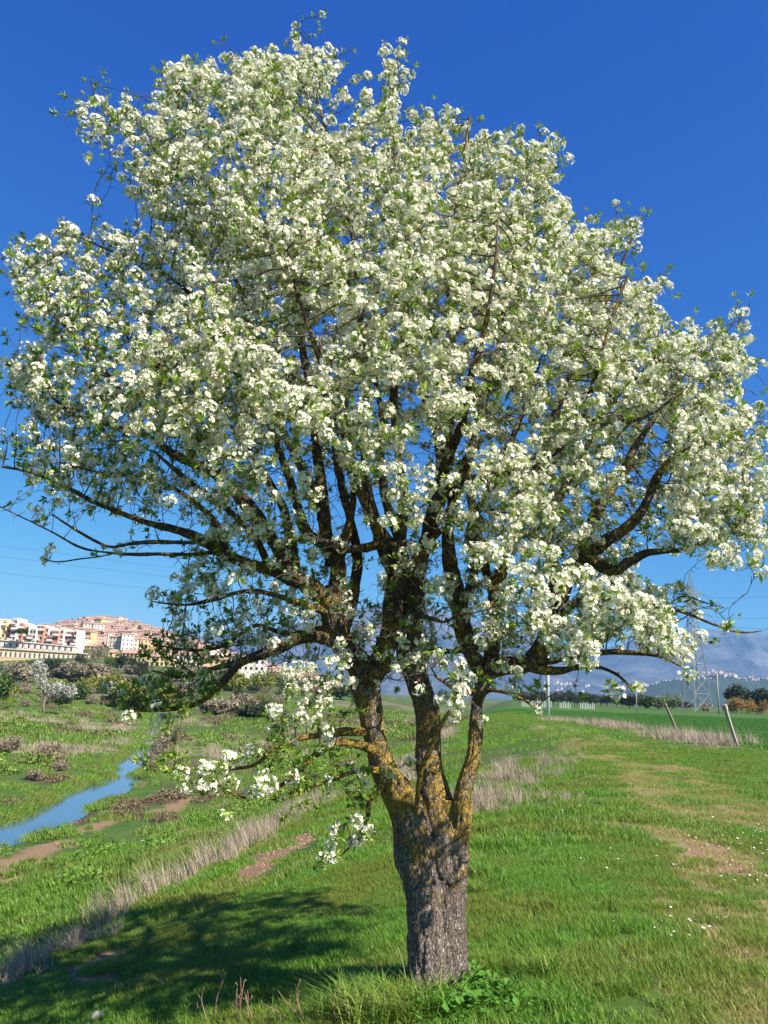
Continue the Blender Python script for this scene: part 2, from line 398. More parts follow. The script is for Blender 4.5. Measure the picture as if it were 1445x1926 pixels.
def resample(P, R, step):
    P = np.asarray(P, float); R = np.asarray(R, float)
    n = len(P); out = []; rr = []
    for i in range(n - 1):
        p0, p1, p2, p3 = P[max(i - 1, 0)], P[i], P[i + 1], P[min(i + 2, n - 1)]
        L = np.linalg.norm(p2 - p1); k = max(1, int(round(L / step)))
        for t in np.arange(k) / k:
            out.append(.5 * (2 * p1 + (p2 - p0) * t + (2 * p0 - 5 * p1 + 4 * p2 - p3) * t * t + (-p0 + 3 * p1 - 3 * p2 + p3) * t ** 3))
            rr.append(R[i] * (1 - t) + R[i + 1] * t)
    out.append(P[-1]); rr.append(R[-1]); return np.array(out), np.array(rr)

def scatter(name, P, ROT, S, IDX, variants, parent=None, **k):
    """one 'stuff' object whose pieces are real instances set out on its points"""
    c = bpy.data.collections.new(name + '_kinds')
    for i, me in enumerate(variants):
        o = bpy.data.objects.new('%s_kind_%02d' % (name, i), me); c.objects.link(o)
    me = bpy.data.meshes.new(name); n = len(P); me.vertices.add(n); me.vertices.foreach_set('co', np.asarray(P, np.float32).ravel())
    a = me.attributes.new('rot', 'FLOAT_VECTOR', 'POINT'); a.data.foreach_set('vector', np.asarray(ROT, np.float32).ravel())
    S = np.asarray(S, np.float32); S = np.repeat(S[:, None], 3, 1) if S.ndim == 1 else S
    a = me.attributes.new('scl', 'FLOAT_VECTOR', 'POINT'); a.data.foreach_set('vector', S.ravel())
    a = me.attributes.new('vi', 'INT', 'POINT'); a.data.foreach_set('value', np.asarray(IDX, np.int32))
    me.update()
    o = obj(name, me, parent); tag(o, kind='stuff', **k)
    g = bpy.data.node_groups.new(name, 'GeometryNodeTree')
    g.interface.new_socket('Geometry', in_out='INPUT', socket_type='NodeSocketGeometry'); g.interface.new_socket('Geometry', in_out='OUTPUT', socket_type='NodeSocketGeometry')
    gi = g.nodes.new('NodeGroupInput'); go = g.nodes.new('NodeGroupOutput'); ip = g.nodes.new('GeometryNodeInstanceOnPoints')
    ci = g.nodes.new('GeometryNodeCollectionInfo'); ci.inputs[0].default_value = c; ci.inputs['Separate Children'].default_value = True; ci.inputs['Reset Children'].default_value = True
    def na(nm, ty): q = g.nodes.new('GeometryNodeInputNamedAttribute'); q.data_type = ty; q.inputs[0].default_value = nm; return q.outputs[0]
    g.links.new(gi.outputs[0], ip.inputs['Points']); g.links.new(ci.outputs[0], ip.inputs['Instance']); ip.inputs['Pick Instance'].default_value = True
    g.links.new(na('vi', 'INT'), ip.inputs['Instance Index']); g.links.new(na('scl', 'FLOAT_VECTOR'), ip.inputs['Scale'])
    er = g.nodes.new('FunctionNodeEulerToRotation'); g.links.new(na('rot', 'FLOAT_VECTOR'), er.inputs[0]); g.links.new(er.outputs[0], ip.inputs['Rotation'])
    g.links.new(ip.outputs[0], go.inputs[0])
    md = o.modifiers.new('pieces', 'NODES'); md.node_group = g
    return o
def slope_rot(x, y, e=.4):
    """euler aligning a patch to the ground with a random turn"""
    hx = (height(x + e, y) - height(x - e, y)) / (2 * e); hy = (height(x, y + e) - height(x, y - e)) / (2 * e)
    a = rng.uniform(0, 2 * math.pi, len(x)); out = []
    for i in range(len(x)):
        n = Vector((-hx[i], -hy[i], 1)).normalized(); q = n.to_track_quat('Z', 'Y') @ Matrix.Rotation(a[i], 3, 'Z').to_quaternion()
        out.append(q.to_euler('XYZ')[:])
    return np.array(out)

# ------------------------------------------------------------------ ground sheet
def build_ground():
    th = np.concatenate([np.linspace(-180, -42, 47)[:-1], np.linspace(-42, 42, 400)[:-1], np.linspace(42, 180, 47)[:-1]])
    th = np.radians(th); R = np.concatenate([[0.0], np.exp(np.linspace(math.log(.8), math.log(22000), 640))])
    rr, tt = np.meshgrid(R, th, indexing='ij'); x = rr * np.sin(tt); y = rr * np.cos(tt)
    z = height(x.ravel(), y.ravel())
    V = np.stack([x.ravel(), y.ravel(), z], 1); nr, nt = rr.shape
    i, j = np.meshgrid(np.arange(nr - 1), np.arange(nt), indexing='ij'); jn = (j + 1) % nt
    F = np.stack([i * nt + j, (i + 1) * nt + j, (i + 1) * nt + jn, i * nt + jn], -1).reshape(-1, 4)
    F = F[:, ::-1]
    me = mesh_np('ground', V, F, MAT['ground'], smooth=True)
    X, Y = V[:, 0], V[:, 1]
    fieldm = field_mask(X, Y)
    for nm, val in (('dirt', m_dirt(X, Y)), ('dry', m_dry(X, Y) * .8), ('brown', m_brown(X, Y)), ('tramp', m_tramp(X, Y)), ('field', fieldm)):
        a = me.attributes.new(nm, 'FLOAT', 'POINT'); a.data.foreach_set('value', np.asarray(val, np.float32))
    return tag(obj('ground', me), 'grassy levee and valley floor running out to the foot of the hills', kind='structure')
def field_mask(x, y):
    s = edge_s(x, y)
    dr = np.interp(y, [p[1] for p in DRY_R], [p[0] for p in DRY_R])
    k = sst(x - np.where(y < DRY_R[-1][1], 15.0 + (y - 33) * .33, dr), 1.0, 3.0) * (y > 14)
    k = k * (1 - sst(y, 180, 230)) * (x > 3)
    return k
build_ground()
V = np.array([(*p, WATER) for p in riv]); cx = riv.mean(0)
def river():
    xs = np.array([(-90, 8), (2, 8), (2, 210), (-90, 210)], float)
    me = mesh_np('river', np.c_[xs, np.full(4, WATER)], np.array([(0, 1, 2, 3)]), MAT['water'])
    tag(obj('river', me), 'narrow calm river reflecting blue sky at the foot of the bank', kind='structure')
river()

# ------------------------------------------------------------------ mountains behind the plain, hill with the far village
def ridge(name, sky_pts, D, depth, mats, seed, label, rough=.35, res=(340, 70), base=-20):
    px = np.array([p[0] for p in sky_pts], float); P = np.array([at(a, b, D) for a, b in sky_pts])
    tx = P[:, 0] / D; zz = P[:, 2]
    t = np.linspace(tx[0], tx[-1], res[0]); v = np.linspace(0, 1, res[1])
    tt, vv = np.meshgrid(t, v, indexing='ij'); Y = D + (vv - .6) * depth; X = tt * Y
    top = np.interp(tt, tx, zz)
    prof = np.interp(vv, [0, .6, 1], [0, 1, .25]) ** 1.15
    n = fbm(X / D * 14, Y / D * 14, 0, 5, seed); rg = 1 - np.abs(2 * fbm(X / D * 9, Y / D * 5, 0, 5, seed + 3) - 1)
    rg2 = 1 - np.abs(2 * vnoise(X / D * 32, Y / D * 10, 0, seed + 8) - 1)
    bell = np.clip(np.minimum(vv / .6, (1 - vv) / .4), 0, 1)
    z = top * prof * (1 + rough * (rg - .75) * (1 - bell ** 6) * 1.2 + rough * .35 * (rg2 - .5) * (1 - bell ** 6)) + top * .05 * (n - .5) * bell + top * .03 * (rg2 - .5)
    z = np.maximum(z, 0) + base * (1 - sst(vv, 0, .1)) - 3
    V = np.stack([X.ravel(), Y.ravel(), z.ravel()], 1); a, b = res
    i, j = np.meshgrid(np.arange(a - 1), np.arange(b - 1), indexing='ij')
    F = np.stack([i * b + j, (i + 1) * b + j, (i + 1) * b + j + 1, i * b + j + 1], -1).reshape(-1, 4)
    o = obj(name, mesh_np(name, V, F, mats, smooth=True)); tag(o, label, kind='structure')
    return t, Y, z
def mat_mountain():
    m, nt, o = newmat('mountain_slope'); k = N(nt); p = pos(k)
    c = k.ramp(k.noise(p, .0016, 8, .65), [(.35, (.05, .05, .055)), (.5, (.12, .115, .115)), (.68, (.23, .21, .21))])
    c = k.mix(k.ramp(k.noise(p, .006, 6, .7), [(.45, 0), (.62, .6)]), c, (.03, .04, .035))
    sep = k.n('ShaderNodeSeparateXYZ'); k.l(p, sep.inputs[0])
    hh = k.math('ADD', sep.outputs[2], k.math('MULTIPLY', k.noise(p, .004, 6, .7), 500))
    c = k.mix(k.ramp(k.math('MULTIPLY', hh, .001), [(1.0, 0), (1.12, .6)]), c, (.62, .60, .60))
    b = k.bsdf(c, .95, .1); k.bump(k.noise(p, .004, 8, .7), 1.0, 60, b); k.l(b.outputs[0], o.inputs[0]); return m
MAT['mountain'] = mat_mountain(); MAT['hill'] = plain('wooded_hill', (.05, .065, .035), .95, .45, .02, .1)
MSKY = [(-900, 1260), (-200, 1230), (300, 1205), (380, 1198), (450, 1192), (520, 1180), (600, 1160), (700, 1144), (780, 1142), (850, 1155), (920, 1172), (1000, 1195), (1080, 1224), (1150, 1217), (1195, 1202), (1262, 1192), (1310, 1184), (1339, 1178), (1380, 1183), (1445, 1192), (1700, 1215), (2200, 1260)]
ridge('mountains', MSKY, 8500., 5000., MAT['mountain'], 61, 'bare mountain range fading to violet blue beyond the plain', .55, (420, 90))
HSKY = [(1040, 1335), (1100, 1322), (1160, 1306), (1200, 1293), (1240, 1280), (1290, 1273), (1345, 1267), (1400, 1272), (1445, 1274), (1560, 1276), (1700, 1310), (1900, 1350)]
ridge('hills', HSKY, 3600., 1500., MAT['hill'], 71, 'dark wooded hill under the far village', .25, (160, 40))

# ------------------------------------------------------------------ the flowering pear tree
def pw(x, y, Y, w):
    w = w * float(np.interp(y, [200, 850, 1150, 1300], [.5, .76, .92, 1.0]))
    """point and radius from photograph pixel, distance and width in pixels"""
    p = at(x, y, Y); return p, .5 * w * ((p - CAMP) @ _f) / FPX
T1 = [(812, 1885, 5.12, 92), (803, 1800, 5.12, 80), (800, 1720, 5.13, 76), (791, 1640, 5.14, 78), (779, 1570, 5.14, 76), (762, 1515, 5.15, 72), (740, 1465, 5.15, 54), (718, 1405, 5.15, 45), (703, 1350, 5.15, 47), (693, 1300, 5.12, 58), (686, 1270, 5.1, 58)]
T2 = [(846, 1885, 5.22, 96), (842, 1800, 5.22, 86), (840, 1720, 5.22, 84), (846, 1640, 5.22, 84), (845, 1570, 5.22, 76), (834, 1515, 5.24, 66), (820, 1465, 5.27, 56), (811, 1406, 5.3, 50), (797, 1316, 5.33, 48), (786, 1262, 5.35, 50), (775, 1210, 5.38, 52), (786, 1136, 5.4, 42), (796, 1060, 5.45, 40), (810, 975, 5.5, 36)]
T3 = [(862, 1620, 5.18, 46), (868, 1560, 5.16, 46), (868, 1500, 5.14, 38), (879, 1445, 5.13, 32), (890, 1388, 5.13, 27), (899, 1334, 5.15, 24), (908, 1290, 5.2, 28), (925, 1248, 5.25, 34)]
LIMBS = [
 [(686, 1275, 5.1, 62), (664, 1235, 5.06, 50), (643, 1195, 5.02, 52), (626, 1150, 4.98, 54), (600, 1118, 4.94, 42)],
 [(600, 1118, 4.94, 40), (575, 1105, 4.9, 34), (540, 1088, 4.86, 31), (505, 1070, 4.8, 29), (455, 1055, 4.7, 27), (425, 1040, 4.65, 24), (380, 1016, 4.6, 22), (330, 1000, 4.55, 19), (270, 985, 4.5, 16), (220, 965, 4.45, 14), (180, 948, 4.4, 11), (130, 918, 4.35, 9), (60, 890, 4.3, 7), (5, 880, 4.3, 5)],
 [(610, 1125, 4.95, 36), (560, 1095, 5.0, 34), (525, 1040, 5.05, 32), (500, 1000, 5.1, 30), (470, 945, 5.15, 28), (430, 910, 5.2, 26), (385, 880, 5.2, 23), (330, 855, 5.2, 20), (280, 820, 5.2, 16), (210, 800, 5.2, 13), (150, 790, 5.15, 10), (90, 740, 5.1, 8), (30, 700, 5.1, 5)],
 [(630, 1150, 4.98, 44), (628, 1110, 5.0, 40), (627, 1060, 5.0, 36), (608, 1025, 5.0, 32), (580, 1000, 4.97, 28), (563, 955, 4.95, 25), (544, 910, 4.9, 23), (520, 845, 4.85, 21), (500, 780, 4.8, 19), (480, 700, 4.75, 17), (470, 610, 4.8, 15), (440, 520, 4.9, 13), (400, 430, 5.0, 11), (350, 350, 5.0, 9), (280, 270, 5.0, 7), (200, 210, 5.0, 5), (170, 150, 5.0, 3)],
 [(624, 1060, 5.02, 34), (612, 985, 5.1, 31), (603, 900, 5.15, 28), (590, 800, 5.2, 25), (578, 700, 5.2, 22), (550, 560, 5.2, 18), (520, 420, 5.2, 15), (490, 300, 5.2, 11), (460, 200, 5.2, 8), (440, 125, 5.2, 5)],
 [(688, 1275, 5.1, 50), (712, 1235, 5.12, 44), (728, 1190, 5.13, 42), (733, 1136, 5.13, 44), (740, 1080, 5.12, 42), (745, 1035, 5.1, 38)],
 [(745, 1045, 5.1, 34), (715, 1005, 5.1, 30), (698, 960, 5.1, 29), (684, 890, 5.05, 27), (686, 800, 5.0, 25), (690, 700, 5.0, 22), (675, 570, 5.0, 20), (665, 450, 5.0, 17), (635, 330, 5.0, 13), (600, 200, 5.0, 9), (570, 110, 5.0, 6), (560, 50, 5.0, 3)],
 [(745, 1045, 5.1, 32), (758, 985, 5.15, 28), (762, 920, 5.2, 26), (752, 840, 5.2, 24), (745, 740, 5.2, 22), (762, 600, 5.2, 19), (772, 480, 5.2, 16), (745, 350, 5.2, 12), (738, 220, 5.2, 8), (735, 115, 5.2, 4)],
 [(742, 1030, 5.05, 26), (715, 1022, 4.98, 24), (680, 1028, 4.93, 22), (640, 1028, 4.9, 20), (605, 1015, 4.9, 17), (560, 1012, 4.85, 12)],
 [(810, 985, 5.5, 34), (828, 920, 5.52, 32), (838, 860, 5.55, 30), (850, 770, 5.55, 27), (850, 650, 5.5, 24), (846, 520, 5.5, 20), (860, 400, 5.5, 15), (872, 300, 5.5, 10), (885, 215, 5.5, 5)],
 [(800, 1020, 5.42, 32), (818, 965, 5.3, 31), (850, 920, 5.2, 30), (900, 905, 5.1, 29), (950, 893, 5.0, 27), (1000, 872, 4.95, 24), (1045, 850, 4.9, 20), (1085, 815, 4.85, 17), (1120, 785, 4.8, 15), (1180, 720, 4.7, 13), (1240, 680, 4.7, 11), (1320, 640, 4.7, 8), (1390, 600, 4.7, 4)],
 [(908, 1290, 5.2, 30), (880, 1210, 5.2, 34), (862, 1150, 5.2, 36), (848, 1085, 5.2, 36), (845, 1010, 5.22, 32), (850, 950, 5.25, 28), (900, 800, 5.3, 23), (940, 650, 5.35, 19), (960, 500, 5.4, 14), (990, 380, 5.4, 10), (1020, 285, 5.4, 5)],
 [(922, 1252, 5.25, 32), (932, 1190, 5.3, 32), (932, 1120, 5.35, 30), (950, 1040, 5.4, 27), (985, 950, 5.45, 24), (1020, 850, 5.5, 22), (1070, 720, 5.5, 18), (1120, 600, 5.5, 14), (1170, 500, 5.5, 10), (1200, 420, 5.5, 5)],
 [(915, 1262, 5.2, 36), (945, 1248, 5.15, 38), (985, 1250, 5.1, 36), (1010, 1225, 5.08, 38), (1030, 1180, 5.05, 38), (1048, 1135, 5.0, 40), (1065, 1085, 4.98, 42), (1090, 1050, 4.95, 40), (1125, 1027, 4.9, 36)],
 [(1125, 1027, 4.9, 32), (1155, 1010, 4.85, 29), (1190, 978, 4.8, 26), (1215, 941, 4.75, 23), (1234, 904, 4.7, 20), (1258, 870, 4.7, 17), (1310, 830, 4.65, 12), (1370, 810, 4.6, 8), (1435, 790, 4.6, 4)],
 [(1100, 1045, 4.95, 28), (1148, 1078, 4.85, 23), (1185, 1058, 4.8, 21), (1225, 1040, 4.75, 17), (1292, 1033, 4.7, 11), (1350, 1010, 4.65, 8), (1420, 980, 4.6, 4)],
 [(1070, 1075, 5.0, 30), (1110, 990, 5.2, 26), (1160, 900, 5.4, 22), (1210, 820, 5.5, 18), (1260, 740, 5.5, 13), (1300, 660, 5.5, 8)],
 [(985, 1250, 5.1, 30), (1020, 1256, 5.05, 24), (1060, 1260, 5.0, 18), (1100, 1252, 4.95, 14), (1130, 1255, 4.9, 10), (1165, 1272, 4.85, 7), (1190, 1300, 4.8, 4)],
 [(1000, 1245, 5.1, 20), (1060, 1240, 5.0, 14), (1120, 1228, 4.9, 12), (1180, 1225, 4.8, 10), (1240, 1232, 4.7, 8), (1285, 1255, 4.7, 4)],
 [(1040, 1165, 5.0, 22), (1090, 1130, 4.9, 17), (1150, 1132, 4.8, 13), (1210, 1140, 4.75, 11), (1255, 1144, 4.7, 9), (1296, 1154, 4.7, 7), (1346, 1174, 4.65, 5.5), (1396, 1190, 4.6, 4), (1450, 1184, 4.6, 2.5)],
 [(1255, 1146, 4.7, 6), (1268, 1128, 4.7, 5.5), (1290, 1121, 4.7, 5), (1325, 1133, 4.7, 4), (1362, 1143, 4.7, 3)],
 [(660, 1225, 5.06, 30), (620, 1208, 5.0, 27), (568, 1203, 4.95, 26), (519, 1222, 4.9, 24), (480, 1235, 4.9, 21), (445, 1250, 4.95, 18), (400, 1297, 5.05, 14), (369, 1321, 5.1, 11), (317, 1332, 5.1, 9), (253, 1336, 5.1, 7), (200, 1328, 5.1, 4)],
 [(470, 1238, 4.92, 15), (430, 1250, 5.0, 13), (393, 1260, 5.1, 10), (340, 1275, 5.15, 7), (285, 1262, 5.15, 4)],
 [(640, 1190, 5.02, 20), (600, 1186, 5.1, 17), (540, 1192, 5.15, 14), (480, 1180, 5.2, 11), (420, 1215, 5.2, 8), (350, 1222, 5.2, 6), (285, 1212, 5.2, 3)],
 [(632, 1155, 4.98, 20), (556, 1132, 4.9, 16), (495, 1113, 4.85, 14), (454, 1111, 4.8, 12), (398, 1128, 4.75, 9), (350, 1138, 4.7, 6), (285, 1132, 4.65, 3)],
 [(405, 1022, 4.62, 13), (350, 1020, 4.5, 11), (300, 1018, 4.45, 10), (250, 1020, 4.4, 9), (203, 1025, 4.35, 8), (145, 996, 4.3, 6), (98, 965, 4.3, 3)],
 [(420, 1035, 4.65, 13), (360, 1040, 4.7, 11), (300, 1040, 4.75, 9), (254, 1043, 4.8, 8), (210, 1040, 4.8, 7), (156, 1030, 4.8, 5.5), (98, 1000, 4.8, 4), (0, 953, 4.8, 2.5)],
 [(210, 1042, 4.8, 5), (160, 1050, 4.8, 4), (110, 1058, 4.8, 3), (75, 1050, 4.8, 2)],
 [(692, 1375, 5.12, 20), (655, 1374, 5.05, 17), (621, 1378, 5.0, 15), (555, 1392, 4.9, 12), (511, 1414, 4.85, 10), (477, 1440, 4.8, 7), (430, 1448, 4.8, 5), (380, 1450, 4.8, 3)],
 [(700, 1410, 5.12, 20), (660, 1400, 5.0, 17), (632, 1400, 4.95, 15), (588, 1425, 4.85, 12), (566, 1447, 4.8, 10), (530, 1475, 4.75, 8), (495, 1494, 4.7, 6), (451, 1497, 4.7, 4), (400, 1470, 4.65, 3), (345, 1440, 4.6, 3), (322, 1395, 4.6, 2)],
 [(712, 1450, 5.12, 14), (666, 1451, 5.0, 12), (610, 1471, 4.9, 10), (577, 1485, 4.85, 8), (537, 1506, 4.8, 4)],
 [(718, 1480, 5.12, 13), (692, 1510, 5.0, 10), (688, 1545, 4.95, 8), (668, 1580, 4.9, 6), (640, 1608, 4.85, 5), (590, 1633, 4.8, 2.5)],
 [(420, 1450, 4.7, 5), (380, 1445, 4.6, 4), (330, 1448, 4.55, 3.5), (262, 1437, 4.5, 3), (238, 1418, 4.5, 2)],
 [(784, 1520, 5.05, 13), (790, 1450, 4.95, 11), (806, 1410, 4.9, 10), (830, 1360, 4.85, 9), (850, 1330, 4.8, 6)],
 [(900, 1320, 5.1, 13), (920, 1300, 5.0, 11), (950, 1303, 4.95, 8), (990, 1320, 4.9, 5), (1020, 1345, 4.9, 3)],
 [(895, 1300, 5.1, 18), (870, 1300, 4.98, 14), (852, 1290, 4.9, 9), (820, 1270, 4.85, 5)],
 [(790, 1240, 5.3, 16), (820, 1222, 5.2, 14), (860, 1224, 5.1, 10), (900, 1215, 5.0, 6)],
 [(735, 1175, 5.1, 18), (752, 1165, 5.0, 15), (785, 1160, 4.9, 12), (830, 1170, 4.85, 8)],
 [(740, 1075, 5.1, 30), (665, 900, 4.75, 25), (640, 800, 4.4, 21), (610, 700, 4.15, 18), (570, 580, 4.0, 13), (540, 470, 3.95, 8)],
 [(805, 1000, 5.48, 30), (845, 860, 4.9, 26), (880, 740, 4.5, 22), (910, 620, 4.2, 18), (930, 500, 4.1, 12), (940, 400, 4.2, 7)],
 [(815, 965, 5.5, 30), (825, 860, 6.1, 26), (800, 740, 6.6, 22), (770, 600, 6.9, 17), (740, 450, 7.0, 11), (700, 330, 6.9, 6)],
 [(605, 960, 5.1, 26), (560, 860, 5.7, 22), (500, 750, 6.2, 18), (440, 620, 6.5, 13), (380, 500, 6.5, 8)],
 [(950, 1040, 5.4, 24), (1000, 930, 6.0, 20), (1040, 800, 6.4, 16), (1080, 680, 6.6, 12), (1100, 560, 6.6, 7)],
 [(500, 1000, 5.1, 22), (420, 900, 4.6, 18), (340, 780, 4.3, 14), (260, 660, 4.1, 10), (180, 560, 4.1, 7), (90, 490, 4.2, 4)],
 [(480, 700, 4.75, 15), (400, 600, 4.7, 13), (320, 520, 4.7, 11), (230, 480, 4.7, 8), (130, 440, 4.7, 5)],
 [(280, 820, 5.2, 12), (200, 700, 5.0, 10), (120, 610, 5.0, 7), (60, 560, 5.0, 5), (12, 490, 5.0, 3)],
 [(1085, 815, 4.85, 15), (1120, 700, 4.4, 13), (1150, 600, 4.3, 10), (1180, 520, 4.4, 6)],
 [(1120, 785, 4.8, 13), (1200, 790, 4.3, 11), (1280, 740, 4.2, 8), (1360, 690, 4.3, 5)],
]
LIMBS += [
 [(778, 1215, 5.38, 30), (765, 1150, 5.3, 26), (768, 1080, 5.25, 24), (742, 990, 5.2, 23), (722, 900, 5.2, 21), (716, 780, 5.2, 17), (700, 640, 5.2, 12)],
 [(645, 1190, 5.05, 28), (662, 1120, 5.15, 25), (668, 1050, 5.2, 24), (655, 960, 5.25, 22), (636, 870, 5.3, 20), (622, 760, 5.3, 16), (600, 640, 5.3, 11)],
 [(862, 1150, 5.2, 24), (888, 1080, 5.1, 22), (884, 1000, 5.05, 20), (915, 930, 5.0, 18), (965, 820, 4.95, 15), (1010, 700, 4.9, 10)],
 [(932, 1125, 5.35, 24), (905, 1055, 5.5, 22), (893, 980, 5.6, 20), (880, 890, 5.7, 17), (900, 760, 5.8, 12)],
 [(1048, 1135, 5.0, 26), (1030, 1050, 5.1, 22), (1042, 960, 5.15, 19), (1085, 870, 5.2, 16), (1140, 790, 5.2, 12)],
 [(560, 1097, 4.98, 24), (548, 1010, 5.1, 21), (520, 930, 5.2, 19), (450, 830, 5.3, 16), (380, 740, 5.3, 12), (300, 660, 5.3, 8)],
 [(628, 1070, 5.0, 24), (652, 1000, 4.9, 21), (668, 905, 4.85, 18), (650, 800, 4.8, 15), (655, 690, 4.8, 10)],
 [(735, 1140, 5.13, 22), (760, 1090, 5.0, 20), (800, 1030, 4.9, 17), (850, 985, 4.8, 14), (910, 960, 4.75, 10)],
 [(425, 1040, 4.65, 18), (400, 980, 4.75, 16), (340, 930, 4.8, 14), (270, 900, 4.8, 11), (190, 890, 4.8, 8), (110, 870, 4.8, 5)],
 [(505, 1072, 4.8, 20), (480, 1010, 4.7, 18), (430, 960, 4.6, 15), (360, 910, 4.55, 12), (290, 850, 4.5, 9)],
]
SIL = [(105, 235), (165, 170), (180, 130), (212, 185), (245, 165), (288, 200), (298, 122), (350, 100), (400, 125), (440, 100), (495, 92), (525, 80), (555, 35), (600, 38), (592, 95), (645, 100), (662, 150), (622, 190), (612, 235), (645, 215), (672, 165), (702, 100), (772, 92), (795, 140), (775, 190), (830, 188), (895, 205), (905, 242), (985, 232), (1060, 262), (1062, 330), (1085, 390), (1135, 412), (1150, 400), (1205, 392), (1218, 430), (1172, 470), (1208, 490), (1182, 528), (1252, 515), (1262, 600), (1320, 608), (1395, 590), (1412, 660), (1402, 735), (1430, 738), (1442, 800), (1460, 900), (1460, 990), (1435, 1085), (1380, 1068), (1310, 1050), (1240, 1040), (1215, 1075), (1250, 1105), (1265, 1150), (1300, 1200), (1290, 1275), (1230, 1240), (1150, 1235), (1000, 1255), (930, 1330), (895, 1380), (840, 1330), (640, 1330), (560, 1290), (420, 1290), (330, 1325), (190, 1320), (280, 1245), (280, 1120), (350, 1060), (300, 1000), (130, 960), (15, 900), (15, 830), (10, 740), (20, 640), (0, 590), (0, 480), (80, 430), (165, 415), (205, 405), (262, 430), (245, 380), (200, 300), (130, 255)]
SILN = np.array(SIL, float)

def _shoots():
    out = []; n = len(SIL)
    for i in range(n):
        (ax, ay), (bx, by) = SIL[i], SIL[(i + 1) % n]; L = math.hypot(bx - ax, by - ay); m = max(1, int(L / 34)); nx, ny = (by - ay) / L, -(bx - ax) / L
        for k in range(m):
            t = (k + rng.random()) / m; x, y = ax + (bx - ax) * t, ay + (by - ay) * t
            if y < 1000: out.append((x - nx * 32, y - ny * 32, nx + rng.normal(0, .45), ny - .35 + rng.normal(0, .45)))
    return out
SHOOTS = _shoots()

def densities(px, py):
    """how thickly foliage stands there in the photograph: (keep probability, white share)"""
    k = np.ones_like(px); w = np.full_like(px, .76)
    low = sst(py, 730, 900) * (1 - sst(np.abs(px - 650), 340, 470)); k = k * (1 - .90 * low)
    k = k * (1 - .55 * ((px > 1000) & (px < 1230) & (py > 840) & (py < 1120)))
    lefts = sst(320 - px, 0, 120); k = k * (1 - .5 * lefts); w = w - .22 * lefts
    lowl = (px < 620) & (py > 950); w = np.where(lowl, .40, w); k = np.where(lowl & (py > 1000) & (py < 1110), .25, k)
    k = np.where((px < 330) & (py > 900) & (py < 1110), .22, k)
    k = np.where((px > 900) & (py > 860) & (py < 1040) & (px < 1180), .45, k)
    k = np.where((px > 1180) & (py > 840) & (py < 1000), k * .75, k)
    k = np.where((px > 700) & (px < 960) & (py > 940) & (py < 1250), .22, k)
    w = np.where((px < 520) & (py > 1120), .22, w)
    return k, w

